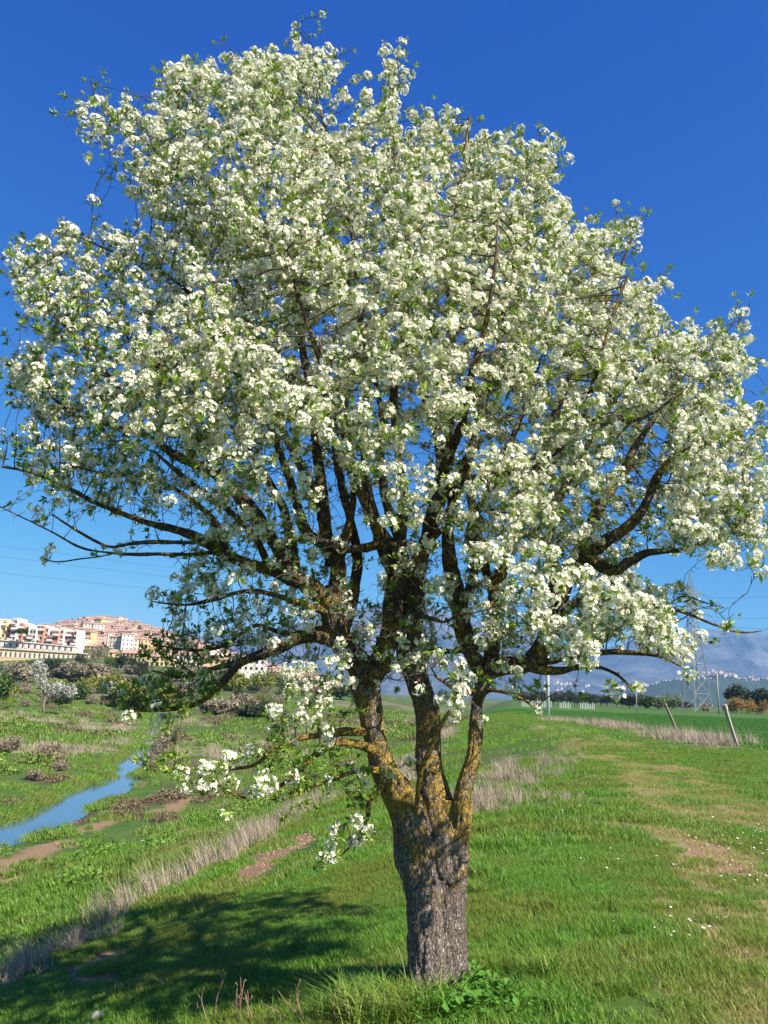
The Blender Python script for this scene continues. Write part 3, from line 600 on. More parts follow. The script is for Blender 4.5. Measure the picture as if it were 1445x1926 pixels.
def grow():
    # skeleton nodes from the hand-laid limbs
    P = []; par = []; rad_ = []; thick = []
    limb_curves = []
    def add_chain(pts, attach=True):
        q = [pw(*t) for t in pts]; A = np.array([a for a, _ in q]); R = np.array([b for _, b in q])
        C, RR = resample(A, R, .07)
        if attach and P:
            d = np.linalg.norm(np.array(P) - C[0], axis=1); j = int(np.argmin(d)); prev = j
        else: prev = -1
        for c, r in zip(C, RR):
            P.append(c); par.append(prev); rad_.append(r); thick.append(True); prev = len(P) - 1
        limb_curves.append((A, R))
    add_chain(T1, False); add_chain(T2, False); add_chain(T3, False)
    for L in LIMBS: add_chain(L)
    # places that want foliage
    att = []; wh = []
    def cloud(n, dens_all):
        px = rng.uniform(-10, 1460, n); py = rng.uniform(20, 1400, n)
        sd = -poly_sd(px, py, SILN); ok = sd > 4
        px, py, sd = px[ok], py[ok], sd[ok]
        k, w = densities(px, py); ok = rng.random(len(px)) < k * dens_all; px, py, sd, w = px[ok], py[ok], sd[ok], w[ok]
        t = np.clip(sd / 330, 0, 1); T = 1.85 * np.sqrt(1 - (1 - t) ** 2) + .12
        T = T * (1 - .55 * sst(py, 900, 1150))
        u = rng.uniform(-1, 1, len(px)); sh = rng.random(len(px)) < .62
        u = np.where(sh, np.sign(u - .0) * (1 - np.abs(rng.normal(0, .16, len(px)))), u)
        Yc = 5.15 - .35 * sst(np.abs(px - 740), 300, 700)
        Y = Yc + T * u * np.where(u < 0, .66 - .2 * sst(px, 750, 1000), .9)
        for a, b, c, d_, s_ in zip(px, py, Y, w, sd):
            o = at(a, b, c)
            if s_ < 26 + 14 * rng.random(): continue
            if float(vnoise(o[0] * 2.6, o[1] * 2.6, o[2] * 2.6, 77)) < .33 or float(vnoise(o[0] * 6, o[1] * 6, o[2] * 6, 78)) < .44: continue
            # a sleeve of blossom along one twig, rising and pointing out of the crown
            el = (o - cen_) / np.linalg.norm(o - cen_) * .6 + rng.normal(0, 1, 3) * .45 + np.array([0, 0, .35]); el /= np.linalg.norm(el)
            L = rng.uniform(.08, .34); r_ = rng.uniform(.02, .045); m = max(4, int(L / .024)); leafy_ = .15 if rng.random() < .14 else d_
            for q in range(m): att.append(o + el * L * (q / m - .5) + rng.normal(0, r_, 3)); wh.append(leafy_)
    cen_ = at(740, 900, 5.3)
    cloud(18500, .86)
    # bare wood: the dark web of twigs inside the crown
    n_ = 11000; px = rng.uniform(20, 1430, n_); py = rng.uniform(300, 1330, n_); ok = (-poly_sd(px, py, SILN) > 30) & (rng.random(n_) < sst(py, 300, 850)); px, py = px[ok], py[ok]
    for a, b, c in zip(px, py, 5.1 + rng.normal(0, .45, len(px))): att.append(at(a, b, c)); wh.append(-1.0)
    for x, y, dx, dy in SHOOTS:
        o = at(x, y, 5.0 + rng.normal(0, .3)); L = rng.uniform(.14, .34)
        d = _r * dx - _u * dy; d /= np.linalg.norm(d)
        for q in np.linspace(0, 1, 7): att.append(o + d * L * (q - .35) + rng.normal(0, .012, 3)); wh.append(.55 if q < .6 else .1)
    # separate sprays in the open lower part of the crown
    SPRAY = [(430, 885, 4.2, 55, .9, 26), (480, 860, 4.1, 35, .9, 12), (350, 770, 4.1, 50, .9, 22), (540, 760, 4.0, 45, .9, 20), (600, 745, 4.1, 25, .9, 8), (480, 680, 4.0, 40, .9, 16), (705, 880, 4.3, 22, .9, 6), (752, 960, 4.3, 28, .9, 9), (790, 970, 4.4, 15, .9, 3), (440, 1008, 4.6, 26, .9, 8), (488, 1004, 4.55, 25, .9, 8), (400, 1040, 4.6, 24, .6, 6), (520, 1045, 4.6, 15, .8, 3), (900, 1042, 4.6, 32, .9, 10), (940, 1045, 4.6, 30, .9, 9), (980, 1080, 4.6, 32, .95, 12), (1005, 1110, 4.6, 32, .95, 12), (1030, 1040, 4.7, 26, .95, 8), (1075, 1090, 4.7, 34, .95, 12), (1020, 1180, 4.7, 36, .95, 14), (1060, 1205, 4.65, 34, .95, 14), (1100, 1215, 4.6, 32, .95, 12), (1130, 1140, 4.6, 34, .95, 14), (1180, 1120, 4.6, 34, .9, 12), (1200, 1160, 4.6, 40, .95, 18), (1240, 1190, 4.55, 40, .95, 18), (1275, 1225, 4.55, 26, .95, 9), (1275, 1262, 4.55, 14, .95, 4), (1410, 1060, 4.5, 24, .95, 8), (1360, 1045, 4.5, 28, .95, 9), (1300, 1000, 4.5, 34, .95, 12), (840, 1255, 4.75, 28, .6, 7), (862, 1290, 4.75, 26, .9, 8), (845, 1330, 4.75, 22, .95, 8), (875, 1250, 4.8, 25, .25, 6), (905, 1350, 4.8, 14, .7, 3), (815, 1295, 4.8, 12, .9, 2), (930, 1260, 4.8, 22, .3, 5), (555, 1278, 4.75, 27, .9, 9), (575, 1262, 4.75, 18, .7, 4), (600, 1340, 4.75, 12, .9, 3), (612, 1372, 4.7, 10, 1, 3), (560, 1300, 4.8, 20, .5, 4),
             (433, 1482, 4.5, 14, 1, 4), (384, 1442, 4.5, 10, 1, 2), (448, 1522, 4.5, 9, 1, 2), (510, 1464, 4.6, 14, 1, 4), (484, 1494, 4.6, 9, 1, 2), (340, 1430, 4.5, 30, .1, 7), (360, 1460, 4.5, 28, .15, 7), (400, 1480, 4.5, 24, .1, 5), (430, 1440, 4.7, 26, .15, 6), (470, 1420, 4.8, 26, .2, 6), (520, 1340, 4.8, 30, .15, 7), (560, 1350, 4.8, 30, .15, 7), (600, 1300, 4.85, 30, .3, 7), (640, 1290, 4.9, 24, .2, 5), (650, 1340, 4.9, 24, .1, 4),
             (280, 1430, 4.5, 22, .05, 4), (540, 1430, 4.8, 34, .1, 7), (590, 1460, 4.85, 32, .05, 7), (640, 1430, 4.95, 34, .05, 7), (560, 1500, 4.8, 30, .05, 6), (520, 1400, 4.8, 30, .15, 6), (670, 1500, 4.95, 26, .05, 7), (650, 1550, 4.9, 26, .05, 7), (690, 1560, 4.95, 20, .05, 5), (620, 1615, 4.85, 18, .05, 4), (680, 1470, 5.0, 24, .05, 5), (720, 1445, 4.95, 10, .0, 2),
             (250, 1310, 4.5, 40, .15, 12), (310, 1310, 4.6, 40, .15, 14), (330, 1350, 4.6, 18, .05, 5), (370, 1290, 4.6, 40, .12, 14), (300, 1225, 5.1, 30, .1, 10), (350, 1225, 5.1, 34, .12, 14), (400, 1215, 5.1, 34, .2, 13), (430, 1180, 5.1, 28, .2, 9), (340, 1265, 4.7, 34, .1, 12), (460, 1150, 4.9, 30, .3, 8), (300, 1130, 4.65, 22, .35, 6), (345, 1135, 4.7, 26, .4, 7), (345, 1160, 4.7, 12, .1, 3), (400, 1105, 4.75, 34, .4, 9), (370, 1060, 4.7, 30, .4, 8), (500, 1190, 5.0, 30, .3, 7), (200, 1318, 4.6, 18, .25, 5), (95, 1050, 4.8, 14, .5, 3), (60, 975, 4.8, 14, .4, 2), (450, 1080, 4.8, 26, .5, 6), (560, 1160, 5.0, 28, .4, 6), (520, 1130, 5.0, 24, .5, 5),
             (1000, 960, 4.6, 40, .85, 10), (1130, 890, 4.4, 36, .9, 10), (1080, 880, 4.5, 36, .9, 10), (970, 1000, 4.8, 30, .8, 6), (1150, 1180, 4.7, 34, .7, 8), (1110, 1170, 4.7, 30, .8, 7), (960, 1130, 4.8, 36, .8, 8), (1000, 1150, 4.8, 30, .7, 6), (935, 1180, 4.95, 24, .4, 4), (1360, 1180, 4.65, 40, .02, 2), (1190, 1310, 4.8, 10, .3, 2), (1150, 1290, 4.9, 20, .05, 3), (1090, 1300, 4.9, 16, .6, 2), (1000, 1300, 4.95, 24, .1, 4), (950, 1290, 5.0, 24, .15, 4)]
    for x, y, Y, r, w, n in SPRAY:
        if x > 780 and y > 950: Y -= .55
        elif y > 1330 or (x < 640 and w > .8): Y -= .25
        if w < .5 and x < 640: n *= 1.7
        if w < .2: n *= 1.9
        if w < .3 and x < 420 and 1170 < y < 1365: n *= 1.6; r *= 1.1; Y += .45; w *= .5
        for _ in range(int(n * (3.2 if w < .5 else 2.3))):
            a = rng.uniform(0, 2 * math.pi); q = r * math.sqrt(rng.random()); att.append(at(x + q * math.cos(a), y + q * .8 * math.sin(a), Y + rng.normal(0, r / FPX * Y * .5))); wh.append(w)
    A = np.array(att); W = np.array(wh); W = W * 1.0
    alive = np.ones(len(A), bool); best = np.full(len(A), 1e9); bi = np.zeros(len(A), int)
    Pn = np.array(P)
    for s0 in range(0, len(Pn), 400):
        D = np.linalg.norm(A[:, None] - Pn[None, s0:s0 + 400], axis=2); j = D.argmin(1); d = D[np.arange(len(A)), j]
        u = d < best; best[u] = d[u]; bi[u] = j[u] + s0
    STEP, KILL = .05, .06
    dirs = [None] * len(P); whn = {}
    for it in range(75):
        idx = np.nonzero(alive & (best < .8))[0]
        if not len(idx): break
        V_ = A[idx] - np.array(P)[bi[idx]]; L = np.linalg.norm(V_, axis=1)[:, None]; V_ = V_ / (L + 1e-9)
        acc = {}
        order = np.argsort(bi[idx], kind='stable'); b = bi[idx][order]; Vo = V_[order]; ii = idx[order]
        cut = np.nonzero(np.diff(b))[0] + 1
        new = []; newp = []
        for grp, first in zip(np.split(np.arange(len(b)), cut), b[np.concatenate([[0], cut])]):
            v = Vo[grp].sum(0); nv = np.linalg.norm(v)
            if nv < .3: v = Vo[grp[0]]; nv = 1
            v = v / nv
            pd = dirs[first]
            if pd is not None: v = v * .75 + pd * .35
            v = v + rng.normal(0, .22, 3) + np.array([0, 0, .06]); v /= np.linalg.norm(v)
            new.append(P[first] + v * STEP); newp.append(int(first)); dirs.append(v)
        n0 = len(P); P += new; par += newp; rad_ += [0] * len(new); thick += [False] * len(new)
        NA = np.array(new); al = np.nonzero(alive)[0]
        for s0 in range(0, len(NA), 300):
            D = np.linalg.norm(A[al][:, None] - NA[None, s0:s0 + 300], axis=2); j = D.argmin(1); d = D[np.arange(len(al)), j]
            u = d < best[al]; best[al[u]] = d[u]; bi[al[u]] = j[u] + n0 + s0
        kill = alive & (best < KILL)
        for q in np.nonzero(kill)[0]: whn.setdefault(int(bi[q]), []).append(W[q])
        alive &= ~kill
    return np.array(P), np.array(par), np.array(rad_), np.array(thick), whn, A, W, limb_curves
def bark_noise(th, v, r, seed):
    """raised plates between furrows, in metres"""
    u = th * r
    a = 1 - np.abs(2 * vnoise(np.cos(th) * r * 34 + seed, np.sin(th) * r * 34, v * 13, seed) - 1)
    b = 1 - np.abs(2 * vnoise(np.cos(th) * r * 70 + seed, np.sin(th) * r * 70, v * 30, seed + 1) - 1)
    c = vnoise(np.cos(th) * r * 10, np.sin(th) * r * 10, v * 5, seed + 2)
    return -a ** 3 * .009 - b ** 2 * .004 + (c - .5) * .018
def bark_tube(P, R, seed, sides, step, amp=1.0):
    C, RR = resample(P, R, step)
    L = np.concatenate([[0], np.cumsum(np.linalg.norm(np.diff(C, axis=0), axis=1))])
    wig = np.stack([vnoise(L * 3, 0 * L, 0, seed + k) - .5 for k in range(3)], 1) * (RR[:, None] * .9 + .006)
    C = C + wig * np.minimum(1, L / .1)[:, None]
    V, F, Cp = tube(C, RR, sides, True)
    n = len(C); th = np.tile(np.arange(sides) * 2 * math.pi / sides, n); v = np.repeat(L, sides); rr = np.repeat(RR, sides)
    cen = np.repeat(C, sides, 0); nrm = V - cen; nrm /= np.linalg.norm(nrm, axis=1)[:, None] + 1e-9
    dsp = bark_noise(th, v, rr, seed) * np.clip(rr / .045, .15, 1.0) * amp
    return V + nrm * dsp[:, None], F, Cp

def flower_cluster(seed, nf, rad_c, nleaf, leafL=.05, small=False):
    """dome of five-petalled flowers with a ruff of young leaves; grows along +Z"""
    r = np.random.default_rng(seed); mb = MB()
    for i in range(nf):
        ph = r.uniform(0, 2 * math.pi); ct = 1 - r.random() * 1.05; st = math.sqrt(max(0, 1 - ct * ct))
        d = np.array([st * math.cos(ph), st * math.sin(ph), ct]); c = d * rad_c * r.uniform(.75, 1.05) + np.array([0, 0, rad_c * .45])
        nrm = d + r.normal(0, .22, 3); nrm /= np.linalg.norm(nrm); a = np.cross(nrm, [.3, .5, .81]); a /= np.linalg.norm(a); b = np.cross(nrm, a)
        s = r.uniform(.0090, .0125); ph0 = r.uniform(0, 6.28); cup = r.uniform(.05, .55)
        for k in range(5):
            t = ph0 + k * 1.2566; e = a * math.cos(t) + b * math.sin(t); f = -a * math.sin(t) + b * math.cos(t)
            V = [c + e * s * .12, c + e * s * .62 + f * s * .42 + nrm * s * cup * .5, c + e * s * 1.05 + nrm * s * cup, c + e * s * .62 - f * s * .42 + nrm * s * cup * .5]
            mb.add(V, [(0, 1, 2, 3)], 0)
        q = s * .22; mb.add([c + nrm * s * .16 + a * q, c + nrm * s * .16 + b * q, c + nrm * s * .16 - a * q, c + nrm * s * .16 - b * q], [(0, 1, 2, 3)], 1)
    for i in range(nleaf):
        ph = r.uniform(0, 2 * math.pi); el = r.uniform(.1, 1.2); leaf_into(mb, np.array([0, 0, .003]), ph, el, leafL * r.uniform(.6, 1.15), r, 2)
    return mb
def leaf_into(mb, o, ph, el, L, r, m, wd=.36):
    d = np.array([math.cos(ph) * math.cos(el), math.sin(ph) * math.cos(el), math.sin(el)]); s = np.array([-math.sin(ph), math.cos(ph), 0])
    n = np.cross(d, s); w = L * wd * .5; bend = r.uniform(-.15, .3) * L
    a = o + d * L * .12; V = [a, a + d * L * .42 + s * w + n * w * .35, a + d * L * .95 - n * bend * .4, a + d * L * .42 - s * w + n * w * .35, a + d * L * .45]
    mb.add(V, [(0, 4, 2, 1), (0, 3, 2, 4)], m)
def leaf_tuft(seed, n, L, wd=.36):
    r = np.random.default_rng(seed); mb = MB()
    for i in range(n):
        leaf_into(mb, np.array([0, 0, r.uniform(0, .012)]), r.uniform(0, 6.283), r.uniform(.25, 1.45), L * r.uniform(.6, 1.15), r, 0, wd)
    return mb
def basis(d, spin):
    d = Vector(d); q = d.to_track_quat('Z', 'Y').to_matrix() @ Matrix.Rotation(spin, 3, 'Z'); return np.array(q)
def merged(name, protos, items, mats, parent, **k):
    """join many placed copies of small shapes into one mesh; items: (proto, point, direction, scale)"""
    Vs, Fs, Ms = [], {3: [], 4: []}, {3: [], 4: []}; n = 0
    pre = []
    for mb in protos:
        V = np.concatenate(mb.v); pre.append((V, np.concatenate(mb.f4) if mb.f4 else None, np.array(mb.m4), np.concatenate(mb.f3) if mb.f3 else None, np.array(mb.m3)))
    for pi, p, d, s in items:
        V, F4, M4, F3, M3 = pre[pi]; B = basis(d, rng.uniform(0, 6.28)); Vs.append(V @ B.T * s + p)
        if F4 is not None: Fs[4].append(F4 + n); Ms[4].append(M4)
        if F3 is not None: Fs[3].append(F3 + n); Ms[3].append(M3)
        n += len(V)
    F = []; mi = []
    for q in (3, 4):
        if Fs[q]: F.append(np.concatenate(Fs[q])); mi.append(np.concatenate(Ms[q]))
    o = obj(name, mesh_np(name, np.concatenate(Vs), F, mats, np.concatenate(mi)), parent)
    return tag(o, kind='stuff', **k)

def build_tree():
    base = at(828, 1850, 5.15); base[2] = h1(base[0], base[1])
    root = empty('pear_tree', (0, 0, 0), label='large wild pear tree covered in white blossom on the edge of the grassy bank', cat='tree')
    P, par, rad_, thick, whn, A, W, curves = grow()
    n = len(P)
    # pipe-model radii for the grown wood
    kids = [[] for _ in range(n)]
    for i in range(n):
        if par[i] >= 0: kids[par[i]].append(i)
    acc = np.zeros(n)
    order = np.arange(n)[::-1]
    for i in order:      # children always come later than parents
        if not thick[i]:
            rad_[i] = max(.0022, acc[i] ** (1 / 2.35)) if acc[i] > 0 else .0022
            if par[i] >= 0: acc[par[i]] += rad_[i] ** 2.35
    for i in range(n):
        if not thick[i] and par[i] >= 0: rad_[i] = min(rad_[i], rad_[par[i]] * .9 if not thick[par[i]] else rad_[par[i]] * .75)
    rad_ = np.maximum(rad_, .0018)
    # fused trunk: section through three stems joined, furrowed where they meet
    z0, z1 = base[2] - .12, at(812, 1500, 5.2)[2]
    C = {}
    for nm, T in (('a', T1), ('b', T2), ('c', T3)):
        q = [pw(*t) for t in T]; Q, R = resample([a for a, _ in q], [b for _, b in q], .02); C[nm] = (Q, R)
    zs = np.arange(z0, z1, .0085); ns = 230; th = np.arange(ns) * 2 * math.pi / ns
    V = []
    for z in zs:
        cs = []
        for nm in 'abc':
            Q, R = C[nm]
            if nm == 'c' and z < Q[0][2]: continue
            cs.append((np.interp(z, Q[:, 2], Q[:, 0]), np.interp(z, Q[:, 2], Q[:, 1]), np.interp(z, Q[:, 2], R)))
        top = (z - z0) / (z1 - z0)
        cx_ = .5 * (cs[0][0] + cs[1][0]); cy_ = .5 * (cs[0][1] + cs[1][1])
        lo = np.zeros(ns)
        for x, y, r_ in cs:
            dx, dy = x - cx_, y - cy_; pd = dx * np.cos(th) + dy * np.sin(th); q = r_ * r_ - (dx * dx + dy * dy - pd * pd)
            lo = np.maximum(lo, np.where(q > 0, pd + np.sqrt(np.maximum(q, 0)), 0))
        lo = np.maximum(lo, .03) * .955
        for _ in range(3 + int(6 * (1 - top))): lo = (np.roll(lo, 1) + lo * 2 + np.roll(lo, -1)) / 4
        flare = 1 + .16 * math.exp(-(z - z0) / .12) * (1 + .5 * np.sin(th * 5 + 1))
        lo = lo * flare + bark_noise(th, np.full(ns, z), np.full(ns, .16), 5) * 1.7
        fade = 1 - .10 * sst(np.array(top), .82, 1)
        V.append(np.stack([cx_ + lo * fade * np.cos(th), cy_ + lo * fade * np.sin(th), np.full(ns, z)], 1))
    V = np.concatenate(V); m = len(zs)
    i, j = np.meshgrid(np.arange(m - 1), np.arange(ns), indexing='ij'); jn = (j + 1) % ns
    F = np.stack([i * ns + j, i * ns + jn, (i + 1) * ns + jn, (i + 1) * ns + j], -1).reshape(-1, 4)
    capv = V[-ns:].mean(0) - np.array([0, 0, .05]); V = np.vstack([V, capv]); k_ = np.arange(ns); F3 = np.stack([(m - 1) * ns + k_, (m - 1) * ns + (k_ + 1) % ns, np.full(ns, len(V) - 1)], 1)
    obj('trunk', mesh_np('trunk', V, [F3, F], MAT['trunk'], smooth=True), root)
    # stems and limbs, each its own part
    for ci, (Ac, Rc) in enumerate(curves):
        big = Rc.max(); sides = int(np.clip(2 * math.pi * big / .0065, 8, 90)); step = float(np.clip(big * .22, .009, .03))
        if ci < 3:
            k0 = 3 if ci < 2 else 0; Ac, Rc = Ac[k0:], Rc[k0:]
        else: Rc = Rc * np.linspace(1.04, 1, len(Rc))
        Vb, Fb, Cb = bark_tube(Ac, Rc, 100 + ci * 7, sides, step)
        me = mesh_np('limb', Vb, [Cb, Fb], MAT['trunk'] if ci < 3 else MAT['limb'], smooth=True)
        obj('stem' if ci < 3 else ('limb' if big > .035 else 'branch'), me, root)
    # grown branches: chains starting on limbs; bigger ones become parts, the fine twigs one part
    big_parts = []; tw = MB()
    done = np.zeros(n, bool)
    def main_child(i):
        ks = [c for c in kids[i] if not thick[c]]
        return max(ks, key=lambda c: rad_[c]) if ks else -1
    for i in range(n):
        if thick[i] or done[i]: continue
        ch = [par[i]] if par[i] >= 0 else []; j = i
        while j != -1 and not done[j]:
            ch.append(j); done[j] = True; j = main_child(j)
        if len(ch) < 2: continue
        Pc = P[ch].copy(); Rc = rad_[ch].copy(); Rc[0] = min(Rc[0], Rc[1] * 1.15)
        if len(Pc) >= 3: Pc[1:-1] = Pc[1:-1] * .6 + (Pc[:-2] + Pc[2:]) * .2
        if Rc[1] > .0075 and len(ch) > 5: big_parts.append((Rc[1] * len(ch), Pc, Rc))
        else: tw.tube(Pc, Rc, 4 if Rc[1] > .003 else 3, cap=False)
    big_parts.sort(key=lambda t: -t[0])
    for _, Pc, Rc in big_parts[:220]:
        mb = MB(); C2, R2 = resample(Pc, Rc, .03); mb.tube(C2, R2, 7, cap=False); mb.build('branch', MAT['limb'], root, True)
    for _, Pc, Rc in big_parts[220:]: tw.tube(Pc, Rc, 5, cap=False)
    # thorny spurs on bare wood
    sel = rng.choice(n, 18000)
    for i in sel:
        if rad_[i] > .05 or rad_[i] < .0018: continue
        if thick[i] and rng.random() < .3: continue
        d = rng.normal(0, 1, 3); d /= np.linalg.norm(d); L = rng.uniform(.015, .07); p = P[i]
        e = p + d * (rad_[i] + L); m_ = (p + e) / 2 + rng.normal(0, .008, 3)
        tw.tube([p, m_, e], [.0026, .002, .0012], 3, cap=False)
        if rng.random() < .5: tw.tube([m_, m_ + rng.normal(0, .02, 3)], [.0018, .001], 3, cap=False)
    tag(tw.build('twigs', MAT['twig'], root), kind='stuff')
    # flowers and leaves
    mats = [MAT['petal'], MAT['flower_eye'], MAT['leaf']]
    FC = [flower_cluster(10 + i, int(rng.integers(18, 25)), .031 + .004 * (i % 3), 4 + i % 3) for i in range(10)]
    LT = [leaf_tuft(40 + i, 11 + i % 4, .042, .32) for i in range(6)]; ST = [leaf_tuft(60 + i, 9 + i % 3, .026, .55) for i in range(4)]
    cl, lf = [], []
    cen = at(740, 800, 5.3)
    for i in range(n):
        if rad_[i] > .013: continue
        px, py = project(P[i])
        tip = not kids[i]
        sdp = 1.0
        kd, wv = densities(np.array([px]), np.array([py])); w = float(np.mean(whn[i])) if i in whn else float(wv[0])
        if thick[i]:
            pr = .06 if py < 1000 else .12
        else: pr = (1.0 if tip else .92) if i in whn else (.5 if tip else .10)
        if w < 0: pr = .03; w = .4
        if rng.random() > pr: continue
        d = (P[i] - cen) / np.linalg.norm(P[i] - cen) * .5 + np.array([0, 0, .6]) + rng.normal(0, .45, 3)
        if par[i] >= 0 and tip: d = d * .6 + (P[i] - P[par[i]]) / (np.linalg.norm(P[i] - P[par[i]]) + 1e-9) * .7
        d /= np.linalg.norm(d); p = P[i] + d * (rad_[i] + .004) + rng.normal(0, .012, 3)
        if rng.random() < w: cl.append((int(rng.integers(len(FC))), p, d, rng.uniform(.9, 1.4)))
        elif rng.random() < (.35 if py > 1050 and px < 720 else .6) or (tip and py < 1050): lf.append((int(rng.integers(len(LT))), p, d, rng.uniform(.7, 1.25)))
        else: lf.append((len(LT) + int(rng.integers(len(ST))), p, d, rng.uniform(.8, 1.6)))
        if tip and rng.random() < .35: lf.append((int(rng.integers(len(LT))), p + d * .03, d, rng.uniform(.8, 1.2)))
    # the clusters that show largest: each a part of its own
    dist = np.array([np.linalg.norm(c[1] - CAMP) / c[3] for c in cl]); od = np.argsort(dist)
    near = [cl[i] for i in od[:290]]; rest = [cl[i] for i in od[290:]]
    prot = [mb.mesh('blossom_cluster', mats) for mb in FC]
    for pi, p, d, s in near:
        o = obj('blossom_cluster', prot[pi], root); B = Matrix(basis(d, rng.uniform(0, 6.28)).tolist()).to_4x4(); o.matrix_local = Matrix.Translation(p) @ B @ Matrix.Scale(s, 4)
    merged('blossoms', FC, rest, mats, root)
    merged('leaves', LT + ST, lf, [MAT['leaf']], root)
build_tree()

# ------------------------------------------------------------------ grass and other ground cover (uncountable, set out as instances)
def blades(seed, n, size, h, w, lean=.5, segs=2, mat=None, curl=1.0, tall=.0, clump=0):
    r = np.random.default_rng(seed)
    if clump:
        cc = r.uniform(-.5, .5, (clump, 2)) * size; ci = r.integers(0, clump, n); x = cc[ci, 0] + r.normal(0, size * .06, n); y = cc[ci, 1] + r.normal(0, size * .06, n)
    else: x = r.uniform(-.55, .55, n) * size; y = r.uniform(-.55, .55, n) * size
    ph = r.uniform(0, 2 * math.pi, n); H = h * r.uniform(.45, 1.15, n) + (r.random(n) < tall) * h * .6; W = w * r.uniform(.7, 1.3, n); ln = H * lean * r.uniform(.1, 1.3, n)
    fx, fy = np.cos(ph), np.sin(ph); sx, sy = -fy, fx; V = []; F4 = []; F3 = []
    tw = r.uniform(-.6, .6, n)
    lv = [0, .55, 1.0] if segs == 2 else [0, 1.0]
    P = []
    for k, q in enumerate(lv):
        ww = W * (1 - q * .45) if q < 1 else W * 0
        cx_ = x + fx * ln * q ** 1.8; cy_ = y + fy * ln * q ** 1.8; cz = H * q * (1 - .12 * curl * q) - .01
        sx2 = sx * np.cos(tw * q) + fx * np.sin(tw * q); sy2 = sy * np.cos(tw * q) + fy * np.sin(tw * q)
        if q < 1: P.append(np.stack([cx_ - sx2 * ww / 2, cy_ - sy2 * ww / 2, cz], 1)); P.append(np.stack([cx_ + sx2 * ww / 2, cy_ + sy2 * ww / 2, cz], 1))
        else: P.append(np.stack([cx_, cy_, cz], 1))
    V = np.stack(P, 1).reshape(-1, 3); k = len(P); b = np.arange(n) * k
    F = []
    if segs == 2: F = [np.stack([b + 2, b + 3, b + 4], 1), np.stack([b, b + 1, b + 3, b + 2], 1)]
    else: F = [np.stack([b, b + 1, b + 2], 1)]
    return mesh_np('blades', V, F, mat)
def wedge(n, y0, y1, half=.62, extra=1.5):
    """points in front of the camera between two distances, even per area"""
    y = np.sqrt(rng.uniform(y0 * y0, y1 * y1, n)); x = rng.uniform(-1, 1, n) * (half * y + extra); return x, y
def patches(name, area_fn, y0, y1, size, variants, scale_fn, cover=1.3, **k):
    A = (.62 * (y1 * y1 - y0 * y0) + 3.0 * (y1 - y0)); n = int(A / size ** 2 * cover); x, y = wedge(n, y0, y1)
    keep = rng.random(n) < area_fn(x, y); x, y = x[keep], y[keep]; z = height(x, y)
    s = scale_fn(x, y)
    return scatter(name, np.stack([x, y, z], 1), slope_rot(x, y), s, rng.integers(0, len(variants), len(x)), variants, **k)
def not_field(x, y): return 1 - field_mask(x, y)
_q = np.array(sorted([(p[1], p[0]) for p in nb])); riv_y, riv_x = _q[:, 0], _q[:, 1] - .5
def dry_land(x, y):
    sd = poly_sd(x, y, riv); return (sd > .25) * (1 - (sd < 5) * (x > np.interp(y, riv_y, riv_x)) * .65)
def sc3(x, y, a, b, f=.5, seed=90):
    q = (1 - .6 * np.clip(m_tramp(x, y) * 1.3, 0, 1)) * a + (b - a) * fbm(x * f, y * f, 0, 3, seed) * rng.uniform(.8, 1.25, len(x)); w = np.ones(len(x)); return np.stack([w, w, q], 1)
G1 = [blades(200 + i, 420, .26, .075, .0048, .9, 2, MAT['grass']) for i in range(6)]
patches('grass', lambda x, y: (1 - .85 * np.clip(m_dirt(x, y) * 1.1, 0, 1)) * (1 - .3 * (m_dry(x, y) > .6)) * (1 - .6 * m_tramp(x, y)) * (edge_s(x, y) < 7), 2.6, 10, .26, G1,
        lambda x, y: sc3(x, y, .45, 1.5), 2.7, label='short green grass on the levee around the tree', cat='grass')
G2 = [blades(220 + i, 380, .52, .09, .009, .9, 2, MAT['grass']) for i in range(5)]
patches('grass', lambda x, y: (1 - .85 * m_dirt(x, y)) * (1 - .6 * m_dry(x, y)) * (1 - .6 * m_tramp(x, y)) * (edge_s(x, y) < 7) * (1 - .7 * field_mask(x, y)), 9.5, 30, .52, G2,
        lambda x, y: sc3(x, y, .4, 1.9, .35), 1.7, label='grass further along the levee track', cat='grass')
GW = [blades(230 + i, 420, .4, .055, .007, 1.2, 1, MAT['worn']) for i in range(4)]
patches('worn_grass', lambda x, y: (np.minimum(1, m_tramp(x, y) * 1.5) + .05) * (1 - .8 * m_dirt(x, y)) * (edge_s(x, y) < 6), 3, 34, .4, GW, lambda x, y: rng.uniform(.7, 1.3, len(x)), 1.6, label='yellowed trodden grass along the two wheel tracks', cat='grass')
G3 = [blades(240 + i, 900, 2.5, .12, .022, .8, 1, MAT['grass']) for i in range(4)]
patches('grass', lambda x, y: (1 - .5 * m_dry(x, y)) * (edge_s(x, y) < 7) * not_field(x, y) * (1 - .4 * m_tramp(x, y)), 28, 120, 2.5, G3,
        lambda x, y: sc3(x, y, .5, 1.9, .15), 1.3, label='grass at the far end of the levee', cat='grass')
GF = [blades(260 + i, 1500, 2.5, .16, .03, .6, 1, MAT['field']) for i in range(4)]
patches('field_grass', lambda x, y: field_mask(x, y), 14, 130, 2.5, GF, lambda x, y: sc3(x, y, .8, 1.3, .2), 1.2, label='even bright green young crop in the flat field', cat='crop')
